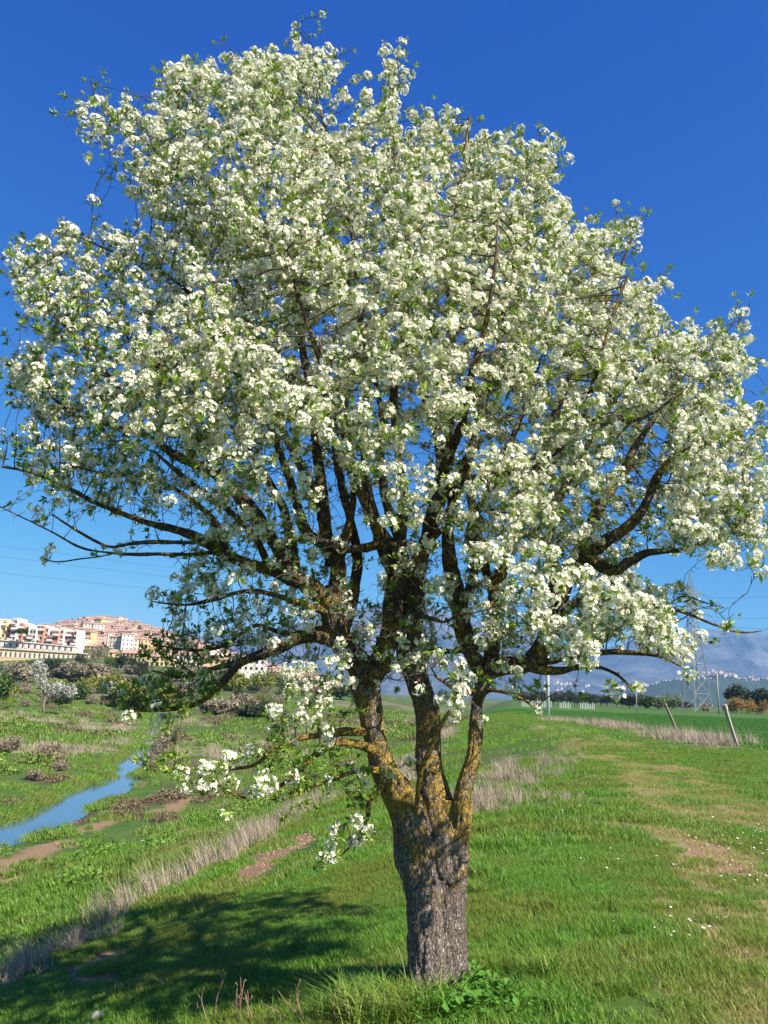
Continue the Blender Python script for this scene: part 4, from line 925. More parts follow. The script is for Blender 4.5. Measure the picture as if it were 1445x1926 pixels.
# rough herbage on the slope and the valley floor
W1 = [blades(300 + i, 560, .8, .125, .016, .9, 2, MAT['weed'], tall=.08, clump=9) for i in range(5)]
patches('weeds', lambda x, y: (edge_s(x, y) > 5.4) * (1 - m_dirt(x, y)) * dry_land(x, y) * (1 - .5 * m_dry(x, y)), 4, 24, .8, W1, lambda x, y: sc3(x, y, .55, 2.0, .45, 93), 1.9, label='coarse green herbage covering the slope down to the river path', cat='weeds')
W2 = [blades(320 + i, 440, 1.8, .16, .035, .9, 1, MAT['weed'], tall=.08, clump=12) for i in range(5)]
patches('weeds', lambda x, y: (edge_s(x, y) > 5.4) * (1 - m_dirt(x, y)) * dry_land(x, y) * (1 - .4 * m_dry(x, y)), 22, 75, 1.8, W2, lambda x, y: sc3(x, y, .5, 1.9, .2, 94), 1.6, label='rough meadow growth on both banks of the river', cat='weeds')
W3 = [blades(340 + i, 320, 5, .38, .11, .9, 1, MAT['weed'], clump=22) for i in range(4)]
patches('weeds', lambda x, y: (edge_s(x, y) > 8) * dry_land(x, y), 70, 230, 5, W3, lambda x, y: sc3(x, y, .2, 1.6, .08, 95), 1.2, label='distant meadow growth beyond the river bend', cat='weeds')
# low bushy scrub in brown and green mounds
def scrub(seed, n, r_, h, leaf, mat):
    r = np.random.default_rng(seed); d = r.normal(0, 1, (n, 3)); d[:, 2] = np.abs(d[:, 2]); d /= np.linalg.norm(d, axis=1)[:, None]
    c = d * r.uniform(.5, 1.05, (n, 1)) * np.array([r_, r_, h]); a = r.normal(0, 1, (n, 3)); a /= np.linalg.norm(a, axis=1)[:, None]; b = np.cross(a, r.normal(0, 1, (n, 3))); b /= np.linalg.norm(b, axis=1)[:, None]
    L = leaf * r.uniform(.6, 1.4, (n, 1)); V = np.stack([c - a * L, c + b * L * .45, c + a * L, c - b * L * .45], 1).reshape(-1, 3); i = np.arange(n) * 4
    return mesh_np('scrub', V, np.stack([i, i + 1, i + 2, i + 3], 1), mat)
S1 = [scrub(400 + i, 420, .42, .26, .034, MAT['bramble']) for i in range(3)] + [scrub(410 + i, 380, .40, .24, .034, MAT['weed']) for i in range(3)]
def scatter_scrub(name, n, y0, y1, fn, S, kinds, lab, smin=.6, smax=1.6):
    x, y = wedge(n, y0, y1); k = rng.random(n) < fn(x, y); x, y = x[k], y[k]
    return scatter(name, np.stack([x, y, height(x, y) - .03], 1), slope_rot(x, y), rng.uniform(smin, smax, len(x)), rng.integers(*kinds, len(x)), S, label=lab, cat='scrub')
scatter_scrub('brambles', 2600, 5, 40, lambda x, y: m_brown(x, y) * dry_land(x, y), S1, (0, 3), 'brown leafless bramble patches on the slope above the river path')
scatter_scrub('green_scrub', 2600, 5, 40, lambda x, y: sst(fbm(x * .35, y * .35, 0, 3, 97), .5, .6) * (edge_s(x, y) > 7) * dry_land(x, y) * (m_dirt(x, y) < .2), S1, (3, 6), 'low leafy green scrub on the slope above the river path')
S2 = [scrub(420 + i, 380, 1.1, .6, .10, MAT['bramble']) for i in range(3)] + [scrub(430 + i, 380, 1.1, .6, .10, MAT['weed']) for i in range(3)]
scatter_scrub('brambles', 1300, 38, 160, lambda x, y: m_brown(x, y) * dry_land(x, y), S2, (0, 3), 'brown scrub mounds scattered over the valley floor')
scatter_scrub('green_scrub', 1100, 38, 170, lambda x, y: sst(fbm(x * .12, y * .12, 0, 3, 98), .5, .6) * (edge_s(x, y) > 7) * dry_land(x, y), S2, (3, 6), 'green bushy mounds scattered over the valley floor')
# reeds along the water
RD = [blades(440 + i, 160, .8, .32, .02, .5, 2, MAT['weed']) for i in range(3)]
def reeds():
    P = []
    for i in range(len(riv)):
        if i < len(near_bank) + 2 and i % 3: continue
        a, b = riv[i], riv[(i + 1) % len(riv)]; L = np.linalg.norm(b - a)
        for _ in range(int(L / .28)): q = a + (b - a) * rng.random() + rng.normal(0, .22, 2); P.append(q)
    P = np.array([p for p in P]); P = P[(P[:, 1] > 18) & (P[:, 1] < 140)]; x, y = P[:, 0], P[:, 1]; z = np.maximum(height(x, y), WATER - .02)
    scatter('bank_reeds', np.stack([x, y, z], 1), slope_rot(x, y), sc3(x, y, .5, 1.8, .3), rng.integers(0, 3, len(x)), RD, label='green sedges hanging over the river edge', cat='reeds')
reeds()
# tall dry grass strips
D1 = [blades(460 + i, 130, .5, .36, .0055, .6, 2, MAT['dry'], tall=.2, clump=7) for i in range(5)]
patches('dry_grass', lambda x, y: np.clip(m_dry(x, y) * 1.1 - .1, 0, 1), 3.5, 26, .5, D1, lambda x, y: sc3(x, y, .2, 1.5, .9, 96) * (.35 + .65 * m_dry(x, y))[:, None], 1.6, label='tall dead straw coloured grass along the edge of the bank', cat='dry grass')
D2 = [blades(480 + i, 200, 1.6, .5, .02, .6, 1, MAT['dry'], tall=.2, clump=12) for i in range(4)]
patches('dry_grass', lambda x, y: np.clip(m_dry(x, y), 0, 1) * dry_land(x, y), 24, 150, 1.6, D2, lambda x, y: sc3(x, y, .25, 1.4, .4, 96), 1.5, label='dead pinkish grass strip between the track and the crop field', cat='dry grass')
# daisies
def daisies():
    mb = MB()
    for k in range(8):
        t = k * math.pi / 4; e = np.array([math.cos(t), math.sin(t), .1]); f = np.array([-math.sin(t), math.cos(t), 0]); c = np.array([0, 0, .055])
        mb.add([c, c + e * .006 + f * .003, c + e * .011, c + e * .006 - f * .003], [(0, 1, 2, 3)], 0)
    mb.tube([(0, 0, 0), (0, 0, .055)], [.001, .001], 3, 1); me = mb.mesh('daisy', [MAT['petal'], MAT['grass']])
    P = []
    for px, py, r_, n in ((1320, 1752, .35, 16), (1350, 1640, .5, 10), (1400, 1600, .6, 40), (1440, 1570, .6, 30), (1280, 1590, .6, 8), (1210, 1640, .5, 5), (1420, 1665, .3, 6), (1180, 1550, .8, 8), (1130, 1640, .9, 6), (1390, 1560, .6, 20), (1060, 1690, .5, 3)):
        g_ = ground(px, py)
        for _ in range(n): q = g_[:2] + rng.normal(0, r_ * .6, 2); P.append((*q, h1(*q)))
    P = np.array(P); scatter('daisies', P, np.c_[rng.normal(0, .2, (len(P), 2)), rng.uniform(0, 6, len(P))], rng.uniform(.8, 1.5, len(P)), np.zeros(len(P)), [me], label='tiny white daisies dotted over the grass right of the tree', cat='daisies')
daisies()

# ------------------------------------------------------------------ leafy weeds at the foot of the trunk, dead stalks, stones
def leaf_mesh(seed):
    r = np.random.default_rng(seed); L, w = 1.0, .30; V = []; n = 6
    for i in range(n + 1):
        t = i / n; hw = w * math.sin(math.pi * min(1, t * .93 + .07)) ** .8 * (1 - t * .25); z = -.28 * t * t + .05 * math.sin(t * 9 + seed); V += [(t, -hw, z + .09), (t, 0, z), (t, hw, z + .09)]
    F = []
    for i in range(n): a = i * 3; F += [(a, a + 3, a + 4, a + 1), (a + 1, a + 4, a + 5, a + 2)]
    return mesh_np('leaf', V, np.array(F), MAT['broad'], smooth=True)
LM = [leaf_mesh(i) for i in range(4)]
WEEDS = [(742, 1898, 9, .11, 'narrow leaved green weed left of the trunk foot'), (790, 1885, 12, .12, 'broad leaved green weed against the front of the trunk'), (835, 1880, 16, .14, 'largest broad leaved green weed in front of the trunk foot'), (872, 1862, 14, .12, 'bright broad leaved weed at the right side of the trunk foot'),
         (905, 1880, 16, .13, 'spreading green weed just right of the trunk foot'), (930, 1905, 13, .12, 'low leafy weed right of the trunk at the bottom edge'), (855, 1915, 14, .13, 'leafy weed below the trunk at the bottom edge'), (800, 1922, 12, .12, 'leafy weed left of centre under the trunk at the bottom edge'), (968, 1885, 9, .10, 'outermost small leafy weed on the grass right of the trunk'), (900, 1845, 9, .09, 'small weed tucked behind the right side of the trunk foot'),
         (770, 1905, 12, .11, 'green weed between the long grass and the trunk foot'), (822, 1903, 13, .12, 'dense leafy weed straight below the trunk'), (882, 1898, 14, .12, 'glossy leaved weed below the right side of the trunk'), (948, 1872, 10, .11, 'weed spreading into the lawn right of the trunk foot'), (985, 1912, 9, .10, 'scattered low weed at the bottom edge right of the trunk'), (915, 1858, 10, .10, 'upright weed close by the right side of the trunk foot')]
for x, y, n, L, lab in WEEDS:
    g_ = ground(x, y); root = empty('leafy_weed', g_, label=lab, cat='weed', group='leafy weeds round the trunk foot')
    for i in range(int(n * 2.6)):
        o = obj('leaf', LM[i % 4], root); ph = rng.uniform(0, 6.28); el = rng.uniform(.15, 1.15); s = L * .5 * rng.uniform(.55, 1.15)
        q = rng.normal(0, .06, 2); o.location = (q[0], q[1], rng.uniform(.01, .09)); o.rotation_euler = (rng.normal(0, .3), -el, ph); o.scale = (s, s * rng.uniform(.8, 1.4), s)
LG = [blades(520 + i, 70, .16, .26, .007, 1.1, 2, MAT['grass'], curl=2.5) for i in range(3)]
def tussocks():
    P = []
    for px, py, n in ((700, 1905, 9), (730, 1880, 8), (760, 1915, 9), (790, 1910, 6), (668, 1920, 5), (900, 1640, 5), (915, 1600, 6), (930, 1655, 5), (895, 1680, 4), (940, 1560, 5), (1000, 1840, 3)):
        g_ = ground(px, py)
        for _ in range(n): q = g_[:2] + rng.normal(0, .09, 2); P.append((*q, h1(*q)))
    P = np.array(P); scatter('long_grass', P, np.c_[np.zeros((len(P), 2)), rng.uniform(0, 6, len(P))], rng.uniform(.6, 1.15, len(P)), rng.integers(0, 3, len(P)), LG, label='long arching green grass tussocks beside the trunk foot', cat='grass')
tussocks()
MAT['stalk'] = plain('dead_stalk', (.25, .15, .10), .8, .3, 30)
def stalk(px, py, tipx, tipy, lab, forks=2, buds=0, r0=.0042, green=0):
    g_ = ground(px, 1925); g_ = g_ if py <= 1926 else ground(px, py)
    k = (g_ - CAMP) @ _f; Y = g_[1]; tip = at(tipx, tipy, Y)
    root = empty('dead_stalk', g_, label=lab, cat='dead stalk', group='dead stalks at the bottom edge')
    mb = MB(); t = np.linspace(0, 1, 8)[:, None]; d = tip - g_; side = rng.normal(0, .02, 3)
    C = d * t + side * np.sin(t * 3.1) + np.array([0, 0, 1]) * .01 * np.sin(t * 6); mb.tube(C, np.linspace(r0, r0 * .4, 8), 5)
    for f in range(forks):
        i = int(rng.integers(2, 6)); e = C[i] + d * rng.uniform(.2, .4) + rng.normal(0, .03, 3); mb.tube([C[i], (C[i] + e) / 2 + rng.normal(0, .006, 3), e], [r0 * .6, r0 * .5, r0 * .3], 4)
    mb.build('stem', MAT['stalk'], root, True)
    if buds:
        b = MB()
        for f in range(buds):
            i = int(rng.integers(4, 8)); c = C[i] + rng.normal(0, .008, 3); b.tube([c - [0, 0, .006], c, c + [0, 0, .007]], [.002, .0055, .001], 6)
        b.build('seed_heads', MAT['stalk'], root, True)
    if green:
        for f in range(green):
            o = obj('leaf', LM[f % 4], root); i = int(rng.integers(0, 3)); o.location = C[i]; o.rotation_euler = (0, -.6, rng.uniform(0, 6)); o.scale = (.03,) * 3
for a in ((372, 1926, 371, 1885, 'shortest dead stalk at the far left of the group', 1, 0), (393, 1930, 386, 1852, 'slender dead stalk with a curved tip, second from the left', 1, 0), (404, 1930, 424, 1835, 'tall thick dead stalk with a hooked tip, left of the clump', 1, 0), (443, 1930, 447, 1850, 'dead stalk with knobbly seed heads, tallest of the middle clump', 3, 5), (452, 1930, 460, 1842, 'forked dead stalk with seed heads right beside the knobbly one', 3, 5), (470, 1930, 476, 1872, 'branching dead stalk at the right of the middle clump', 3, 0), (478, 1930, 462, 1868, 'dead stalk leaning left across the middle clump', 2, 0),
          (530, 1930, 498, 1888, 'dead stalk leaning left with yellow green buds at its foot', 1, 0), (575, 1930, 523, 1862, 'long thin dead stalk leaning strongly to the left', 1, 0), (576, 1930, 566, 1840, 'upright dead stalk with a side twig right of the leaning one', 2, 0), (655, 1930, 630, 1845, 'reddish dead stalk leaning left below the sunlit grass', 1, 0), (640, 1935, 632, 1865, 'thin reddish stalk close behind the leaning one', 0, 0), (685, 1930, 670, 1868, 'rightmost thin dead stalk near the grass tussocks', 0, 0)):
    stalk(a[0], a[1], a[2], a[3], a[4], a[5], a[6], .0045, 3 if a[0] in (443, 530, 575) else 0)
for px, py, tx, ty, lab in ((768, 1880, 748, 1782, 'pale dry straw leaning against the left side of the trunk'), (1025, 1600, 1032, 1510, 'single brown stalk standing in the grass right of the trunk'), (975, 1590, 985, 1500, 'thin brown stalk in the dry grass beside the trunk')):
    g_ = ground(px, py); tip = at(tx, ty, g_[1] - .1); mb = MB(); d = tip - g_; t = np.linspace(0, 1, 6)[:, None]; mb.tube(d * t + np.sin(t * 3) * .01, np.linspace(.004, .0015, 6), 5)
    o = mb.build('dead_stalk', MAT['dry'] if px < 800 else MAT['stalk'], None, True); o.location = g_; tag(o, lab, 'dead stalk')
MAT['clod'] = plain('dry_soil', (.36, .23, .14), .95, .3, 20)
MAT['stone'] = plain('pale_stone', (.42, .38, .34), .85, .3, 25)
def rock(px, py, r_, lab, sq=(1, .8, .7)):
    bm = MB(); n1, n2 = 9, 14; V = []
    for i in range(n1):
        a = math.pi * i / (n1 - 1)
        for j in range(n2):
            t = 2 * math.pi * j / n2; p = np.array([math.sin(a) * math.cos(t), math.sin(a) * math.sin(t), math.cos(a)]); p = p * (1 + .45 * (float(vnoise(p[0] * 1.7 + px, p[1] * 1.7, p[2] * 1.7, 5)) - .5)); V.append(p * np.array(sq) * r_)
    F = [(i * n2 + j, (i + 1) * n2 + j, (i + 1) * n2 + (j + 1) % n2, i * n2 + (j + 1) % n2) for i in range(n1 - 1) for j in range(n2)]
    bm.add(V, F); o = bm.build('stone', MAT['stone'], None, False); g_ = ground(px, py); o.location = g_ + np.array([0, 0, r_ * .3]); o.rotation_euler = (0, 0, rng.uniform(0, 6)); tag(o, lab, 'stone')
rock(184, 1922, .055, 'largest pale stone half in shadow at the bottom edge', (1, .8, .9)); rock(150, 1900, .03, 'small flat pale stone left of the large one'); rock(133, 1901, .022, 'smallest flat pale stone in the shaded grass'); rock(1329, 1591, .025, 'small white stone on the bare patch of the right wheel track'); rock(1405, 1797, .02, 'small whitish stone on the yellowed grass at the right')

def clods():
    ms = []
    for q in range(4):
        r = np.random.default_rng(600 + q); d = r.normal(0, 1, (12, 3)); d /= np.linalg.norm(d, axis=1)[:, None]; V = d * r.uniform(.6, 1.1, (12, 1)) * np.array([1, .8, .55])
        import bmesh
        bm = bmesh.new(); [bm.verts.new(v) for v in V]; bmesh.ops.convex_hull(bm, input=bm.verts); me = bpy.data.meshes.new('clod'); bm.to_mesh(me); bm.free(); me.materials.append(MAT['clod']); ms.append(me)
    x, y = wedge(60000, 4, 22); k = rng.random(len(x)) < (m_dirt(x, y) > .35) * .55 + m_tramp(x, y) * .012; x, y = x[k], y[k]
    scatter('soil_crumbs', np.stack([x, y, height(x, y)], 1), rng.uniform(0, 6, (len(x), 3)), rng.uniform(.004, .022, len(x)) * (1 + y / 22), rng.integers(0, 4, len(x)), ms, label='crumbs of dry soil and grit on the bare paths', cat='soil crumbs')
clods()

# ------------------------------------------------------------------ fence posts, poles, pylon and cables
MAT['conc'] = plain('weathered_concrete', (.33, .30, .24), .9, .4, 14); MAT['wood'] = plain('grey_weathered_wood', (.20, .165, .12), .9, .45, 20)
MAT['white_paint'] = plain('white_pole_paint', (.74, .74, .72), .5, .08, 6); MAT['steel'] = plain('galvanised_steel', (.30, .31, .32), .55, .2, 3); MAT['cable'] = plain('dark_cable', (.06, .065, .075), .6, .1, 3)
MAT['glass_ins'] = plain('insulator_glass', (.10, .16, .15), .2, .1, 3)
def leaning_post(px, py, tx, ty, w, lab, cap, broken):
    g_ = ground(px, py); tip = at(tx, ty, g_[1] - .15) - g_; root = empty('fence_post', g_, label=lab, cat='fence post', group='leaning posts at the field edge')
    mb = MB(); t = np.linspace(-.12, 1, 9); C = tip[None] * t[:, None]; R = w / 2 * (1 + .12 * (vnoise(t * 6, t * 0, 0, int(px)) - .5))
    mb.tube(C, R * 1.3, 4); mb.build('post', MAT['wood'] if broken else MAT['conc'], root)
    if cap:
        mb = MB(); mb.tube([tip * .86, tip * .99], [w * .95, w * .95], 4); mb.build('insulator_block', MAT['conc'], root)
    return root
leaning_post(1387, 1404, 1362, 1325, .13, 'leaning pale concrete post with a block on its top at the field edge', True, False)
leaning_post(1275, 1378, 1251, 1324, .13, 'leaning broken dark wooden post in the dry grass', False, True)
leaning_post(1306, 1330, 1306, 1318, .10, 'short stub of a post far off beside the pylon', False, True)
def pole(px, py, topy, w, lab, mat, arms=0):
    g_ = ground(px, py); top = at(px - (2 if arms else 0), topy, g_[1]); H = top[2] - g_[2]; root = empty('utility_pole', g_, label=lab, cat='utility pole')
    mb = MB(); mb.tube([(0, 0, -.3), (0, 0, H)], [w / 2, w * .38], 12); mb.build('pole', mat, root, True)
    for k in range(arms):
        mb = MB(); z = H - .25 - k * 1.05; dx = (-1, 1)[k % 2] if k < 2 else -1; mb.bar((-.1 * dx, 0, z), (1.15 * dx, 0, z), .09); mb.tube([(1.1 * dx, 0, z), (1.1 * dx, 0, z + .25)], [.05, .03], 6); mb.build('cross_arm', mat, root)
pole(1031, 1345, 1160, .42, 'white round pole standing in the field behind the tree', MAT['white_paint'])
pole(1198, 1340, 1298, .22, 'short thin grey pole at the far edge of the field', MAT['steel'])
pole(1353, 1343, 1264, .38, 'grey pole with small cross arms right of the pylon', MAT['conc'], 3)
PYL = ground(1312, 1339)
def pylon():
    D = PYL[1]; top = at(1304, 1077, D); H = top[2] - PYL[2]
    root = empty('electricity_pylon', PYL, rad(14), label='tall steel lattice pylon standing in the flat field', cat='pylon')
    prof = [(0, 3.15), (.30 * H, 2.25), (.58 * H, 1.25), (.76 * H, .85), (.90 * H, .62), (H, .05)]
    def hw(z): return float(np.interp(z, [a for a, _ in prof], [b for _, b in prof]))
    cor = [(-1, -1), (1, -1), (1, 1), (-1, 1)]
    for sx, sy in cor:
        mb = MB(); zs = [a for a, _ in prof]; mb.tube([(sx * hw(z), sy * hw(z), z) for z in zs], [.25, .23, .20, .17, .14, .09], 4); mb.build('leg', MAT['steel'], root)
    lev = [0]
    while lev[-1] < .9 * H: lev.append(lev[-1] + max(1.5, hw(lev[-1]) * 1.75))
    lev[-1] = .9 * H
    for fi in range(4):
        mb = MB(); a, b = cor[fi], cor[(fi + 1) % 4]
        for i in range(len(lev) - 1):
            z0, z1 = lev[i], lev[i + 1]; w0, w1 = hw(z0), hw(z1)
            p = lambda c, w, z: (c[0] * w, c[1] * w, z)
            mb.bar(p(a, w0, z0), p(b, w1, z1), .14); mb.bar(p(b, w0, z0), p(a, w1, z1), .14)
            if i % 2 == 0: mb.bar(p(a, w1, z1), p(b, w1, z1), .16)
        mb.build('lattice_brace', MAT['steel'], root)
    tips = []
    for z, L, s in ((.845 * H, 3.6, 1), (.70 * H, 4.6, 1), (.70 * H, 4.6, -1), (.775 * H, 4.2, -1)):
        mb = MB(); w = hw(z); t = (s * (w + L), 0, z)
        for sy in (-1, 1): mb.bar((s * w, sy * w, z), t, .2); mb.bar((s * w, sy * w, z + 1.5), t, .18)
        mb.build('cross_arm', MAT['steel'], root); tips.append((t, s))
    for t, s in tips:
        mb = MB()
        e = np.array(t) + np.array([s * 1.7, 0, -.75]); n = 8
        for i in range(n): c = np.array(t) + (e - np.array(t)) * (i + .5) / n; mb.tube([c - [.05, 0, 0], c + [.05, 0, 0]], [.13, .13], 8)
        mb.bar(t, e, .05); mb.build('insulator', MAT['glass_ins'], root)
    m = Matrix.Rotation(rad(14), 4, 'Z'); return [np.array(m @ Vector((t[0] + s * 1.7, t[1], t[2] - .75))) + PYL for t, s in tips]
TIPS = pylon()
def cable(a, b, sag, lab, r_=.032):
    t = np.linspace(0, 1, 40)[:, None]; C = a + (b - a) * t; C[:, 2] -= (4 * sag * t * (1 - t))[:, 0]; mb = MB(); mb.tube(C, np.full(40, r_), 4)
    o = mb.build('power_cable', MAT['cable']); tag(o, lab, 'power cable', 'cables strung from the pylon')
TIPS = [np.asarray(t, float) for t in TIPS]
cable(TIPS[0], at(1700, 1060, 190), 3, 'highest of the cables running right from the pylon')
cable(TIPS[1], at(1720, 1118, 190), 2.5, 'middle cable running right from the pylon')
cable(TIPS[1] - [0, 0, 3.0], at(1720, 1150, 190), 2.0, 'lowest of the cables running right from the pylon')
cable(TIPS[0], at(1475, 1270, 420), 3, 'upper of the cables sloping down beyond the pylon')
cable(TIPS[1], at(1440, 1290, 420), 3, 'lower of the cables sloping down beyond the pylon')
cable(TIPS[3], at(-260, 990, 90), 3, 'highest faint cable crossing the sky left of the tree', .014)
cable(TIPS[2] + [0, 0, 1.5], at(-260, 1012, 90), 3, 'middle faint cable crossing the sky left of the tree', .014)
cable(TIPS[2], at(-260, 1048, 90), 3, 'lowest faint cable crossing the sky left of the tree', .014)

# ------------------------------------------------------------------ trees and bushes further off
def lm(name, c0, c1, c2): return leafy(name, [(0, c0), (.5, c1), (1, c2)], .25, rough=.7)
FM = {'olive': lm('olive_leaf', (.025, .035, .015), (.05, .06, .025), (.09, .10, .05)), 'dark': lm('dark_evergreen_leaf', (.012, .022, .008), (.025, .04, .013), (.05, .065, .022)),
      'willow': lm('willow_shoot', (.10, .12, .015), (.20, .21, .03), (.30, .29, .06)), 'bare': lm('bare_brushwood', (.15, .12, .08), (.26, .215, .14), (.38, .325, .22)),
      'white': lm('distant_blossom', (.30, .29, .24), (.48, .47, .40), (.62, .61, .53)), 'green': lm('bush_leaf', (.03, .06, .012), (.06, .11, .02), (.11, .16, .03)),
      'gold': lm('golden_osier', (.22, .13, .03), (.34, .21, .05), (.42, .28, .08)), 'pale': lm('pale_new_leaf', (.12, .15, .06), (.20, .24, .10), (.30, .34, .17)), 'pine': lm('pine_needle', (.015, .045, .01), (.03, .075, .015), (.05, .11, .025))}
def crown(seed, lobes, n, leaf, mat, name='crown'):
    r = np.random.default_rng(seed); P = []; wts = np.array([l[1][0] * l[1][2] for l in lobes]); wts = wts / wts.sum()
    V = []
    for (c, e), w in zip(lobes, wts):
        m = int(n * w) + 8; d = r.normal(0, 1, (m, 3)); d /= np.linalg.norm(d, axis=1)[:, None]
        rr = r.random((m, 1)) ** .4; bump_ = 1 + .35 * (vnoise(d[:, 0] * 3 + seed, d[:, 1] * 3, d[:, 2] * 3, seed) - .5)[:, None] * 2
        V.append(np.array(c) + d * rr * bump_ * np.array(e))
    c = np.concatenate(V); n = len(c); a = r.normal(0, 1, (n, 3)); a /= np.linalg.norm(a, axis=1)[:, None]; b = np.cross(a, r.normal(0, 1, (n, 3))); b /= np.linalg.norm(b, axis=1)[:, None]
    L = leaf * r.uniform(.5, 1.4, (n, 1)); Q = np.stack([c - a * L, c + b * L * .5, c + a * L, c - b * L * .5], 1).reshape(-1, 3); i = np.arange(n) * 4
    return mesh_np(name, Q, np.stack([i, i + 1, i + 2, i + 3], 1), mat)
def plant(name, p, w, h, kind, lab, cat, seed, n=700, trunk=.3, group=None, leaf=None, lobes=None, bark='wood'):
    root = empty(name, p, rng.uniform(0, 6) if lobes is None else 0, label=lab, cat=cat, group=group); r = np.random.default_rng(seed)
    th = h * trunk; leaf = leaf or max(.05, w * .045)
    if lobes is None:
        lobes = [((0, 0, th + (h - th) * .5), (w * .36, w * .36, (h - th) * .5))]
        for i in range(6): a = r.uniform(0, 6.28); q = r.uniform(.2, .38) * w; lobes.append(((math.cos(a) * q, math.sin(a) * q, th + (h - th) * r.uniform(.25, .75)), (w * r.uniform(.15, .26),) * 2 + ((h - th) * r.uniform(.18, .34),)))
    if trunk > 0:
        mb = MB(); tr = max(.05, h * .022)
        mb.tube([(0, 0, -.2), (r.normal(0, .02) * h, r.normal(0, .02) * h, th * .6), (0, 0, th + (h - th) * .3)], [tr * 1.3, tr, tr * .6], 7)
        for c, e in lobes[:5]: mb.tube([(0, 0, th * .7), (c[0] * .5, c[1] * .5, (th * .7 + c[2]) / 2), c], [tr * .6, tr * .4, tr * .15], 5)
        mb.build('trunk', MAT[bark], root, True)
    obj('crown' if trunk > 0 else 'foliage', crown(seed, lobes, n, leaf, FM[kind]), root)
    return root
def sized(px, py, wpx, hpx, *a, **k):
    g_ = ground(px, py); s = ((g_ - CAMP) @ _f) / FPX; return plant(a[0], g_, wpx * s, hpx * s, *a[1:], **k)
# white-flowering tree on the far bank, its crown in two masses
g_ = ground(82, 1345); s_ = ((g_ - CAMP) @ _f) / FPX
plant('blossom_tree', g_, 0, 100 * s_, 'white', 'slender tree with two pale blossom masses alone on the far bank', 'tree', 901, 2600, .28, None, .16,
      [((-18 * s_, 0, 78 * s_), (17 * s_, 12 * s_, 20 * s_)), ((-8 * s_, 0, 55 * s_), (12 * s_, 9 * s_, 12 * s_)), ((22 * s_, 0, 50 * s_), (19 * s_, 12 * s_, 12 * s_)), ((45 * s_, 0, 46 * s_), (14 * s_, 9 * s_, 12 * s_)), ((8 * s_, 0, 45 * s_), (12 * s_, 9 * s_, 9 * s_)), ((-22 * s_, 0, 90 * s_), (12 * s_, 9 * s_, 12 * s_))])
BUSH = [ # px, base y, width, height, kind, label
 (-20, 1320, 110, 55, 'green', 'dark green mound of scrub at the left edge below the apartments'), (30, 1285, 90, 42, 'bare', 'bare grey thicket under the terrace wall at the left'), (95, 1272, 52, 36, 'dark', 'dark round evergreen below the terrace'), (60, 1268, 40, 22, 'green', 'low green bush under the left end of the terrace'), (135, 1275, 70, 30, 'bare', 'pale bare brushwood right of the dark evergreen'), (175, 1282, 110, 32, 'bare', 'long low mound of dry brushwood in the middle of the valley'), (205, 1262, 30, 28, 'green', 'fresh green bush under the yellow house'), (232, 1262, 50, 30, 'dark', 'dark evergreen clump before the yellow houses'), (262, 1268, 48, 28, 'dark', 'second dark evergreen clump before the long yellow house'), (180, 1250, 40, 40, 'bare', 'tall bare tree group under the cypress'), (152, 1252, 30, 24, 'olive', 'small olive green tree at the terrace end'),
 (172, 1300, 60, 30, 'willow', 'yellow green willow bush left of the large one'), (215, 1305, 80, 36, 'willow', 'yellow green willow beside the small blossom bush'), (262, 1330, 120, 48, 'willow', 'largest rounded yellow green willow beside the river bend'), (310, 1322, 70, 40, 'willow', 'yellow green willow right of the largest one'), (218, 1310, 36, 26, 'white', 'small white blossoming bush among the willows'), (345, 1312, 60, 30, 'bare', 'tan brushwood right of the willows'), (110, 1300, 60, 24, 'willow', 'low yellow green bush behind the blossom tree'), (140, 1312, 70, 26, 'green', 'dark green scrub between blossom tree and willows'), (15, 1312, 60, 22, 'willow', 'yellowish bush patch at the left edge'), (115, 1330, 40, 22, 'dark', 'shadowed scrub beside the blossom tree stem'),
 (300, 1432, 46, 50, 'bare', 'olive brown scrub overhanging the right river bank'), (318, 1418, 40, 44, 'olive', 'willowy brown bush on the river bank below the pear boughs'), (16, 1418, 56, 34, 'bare', 'bare grey brown bush on the far bank at the left edge'), (65, 1468, 40, 22, 'bare', 'brown dead bramble mound on the far bank'), (112, 1450, 40, 20, 'bare', 'brown dead clump right of the bramble mound'), (410, 1345, 90, 30, 'bare', 'brown bramble bank beyond the river bend'), (460, 1330, 60, 28, 'bare', 'pinkish brown thicket on the valley floor'), (470, 1352, 90, 26, 'olive', 'brownish green scrub mound behind the lower boughs'), (390, 1300, 60, 34, 'pale', 'pale leafing tree group at the valley edge'), (440, 1300, 70, 40, 'willow', 'tall yellow green trees seen under the left boughs'), (500, 1302, 60, 42, 'willow', 'yellow green tree left of the trunk beyond the meadow'), (545, 1305, 50, 34, 'green', 'green tree just left of the trunk beyond the meadow'), (590, 1310, 60, 30, 'bare', 'bare thicket seen behind the pear stems'), (640, 1315, 60, 26, 'olive', 'olive toned thicket seen between the pear stems'), (360, 1282, 60, 30, 'bare', 'bare trees at the foot of the town'), (420, 1275, 60, 26, 'bare', 'bare grey trees below the lower houses')]
for i, (px, py, w, h, kd, lab) in enumerate(BUSH):
    sized(px, py, w, h, 'bush' if h < 40 else 'thicket', kd, lab, 'bush', 910 + i, n=1300 if w > 60 else 800, trunk=0.0)
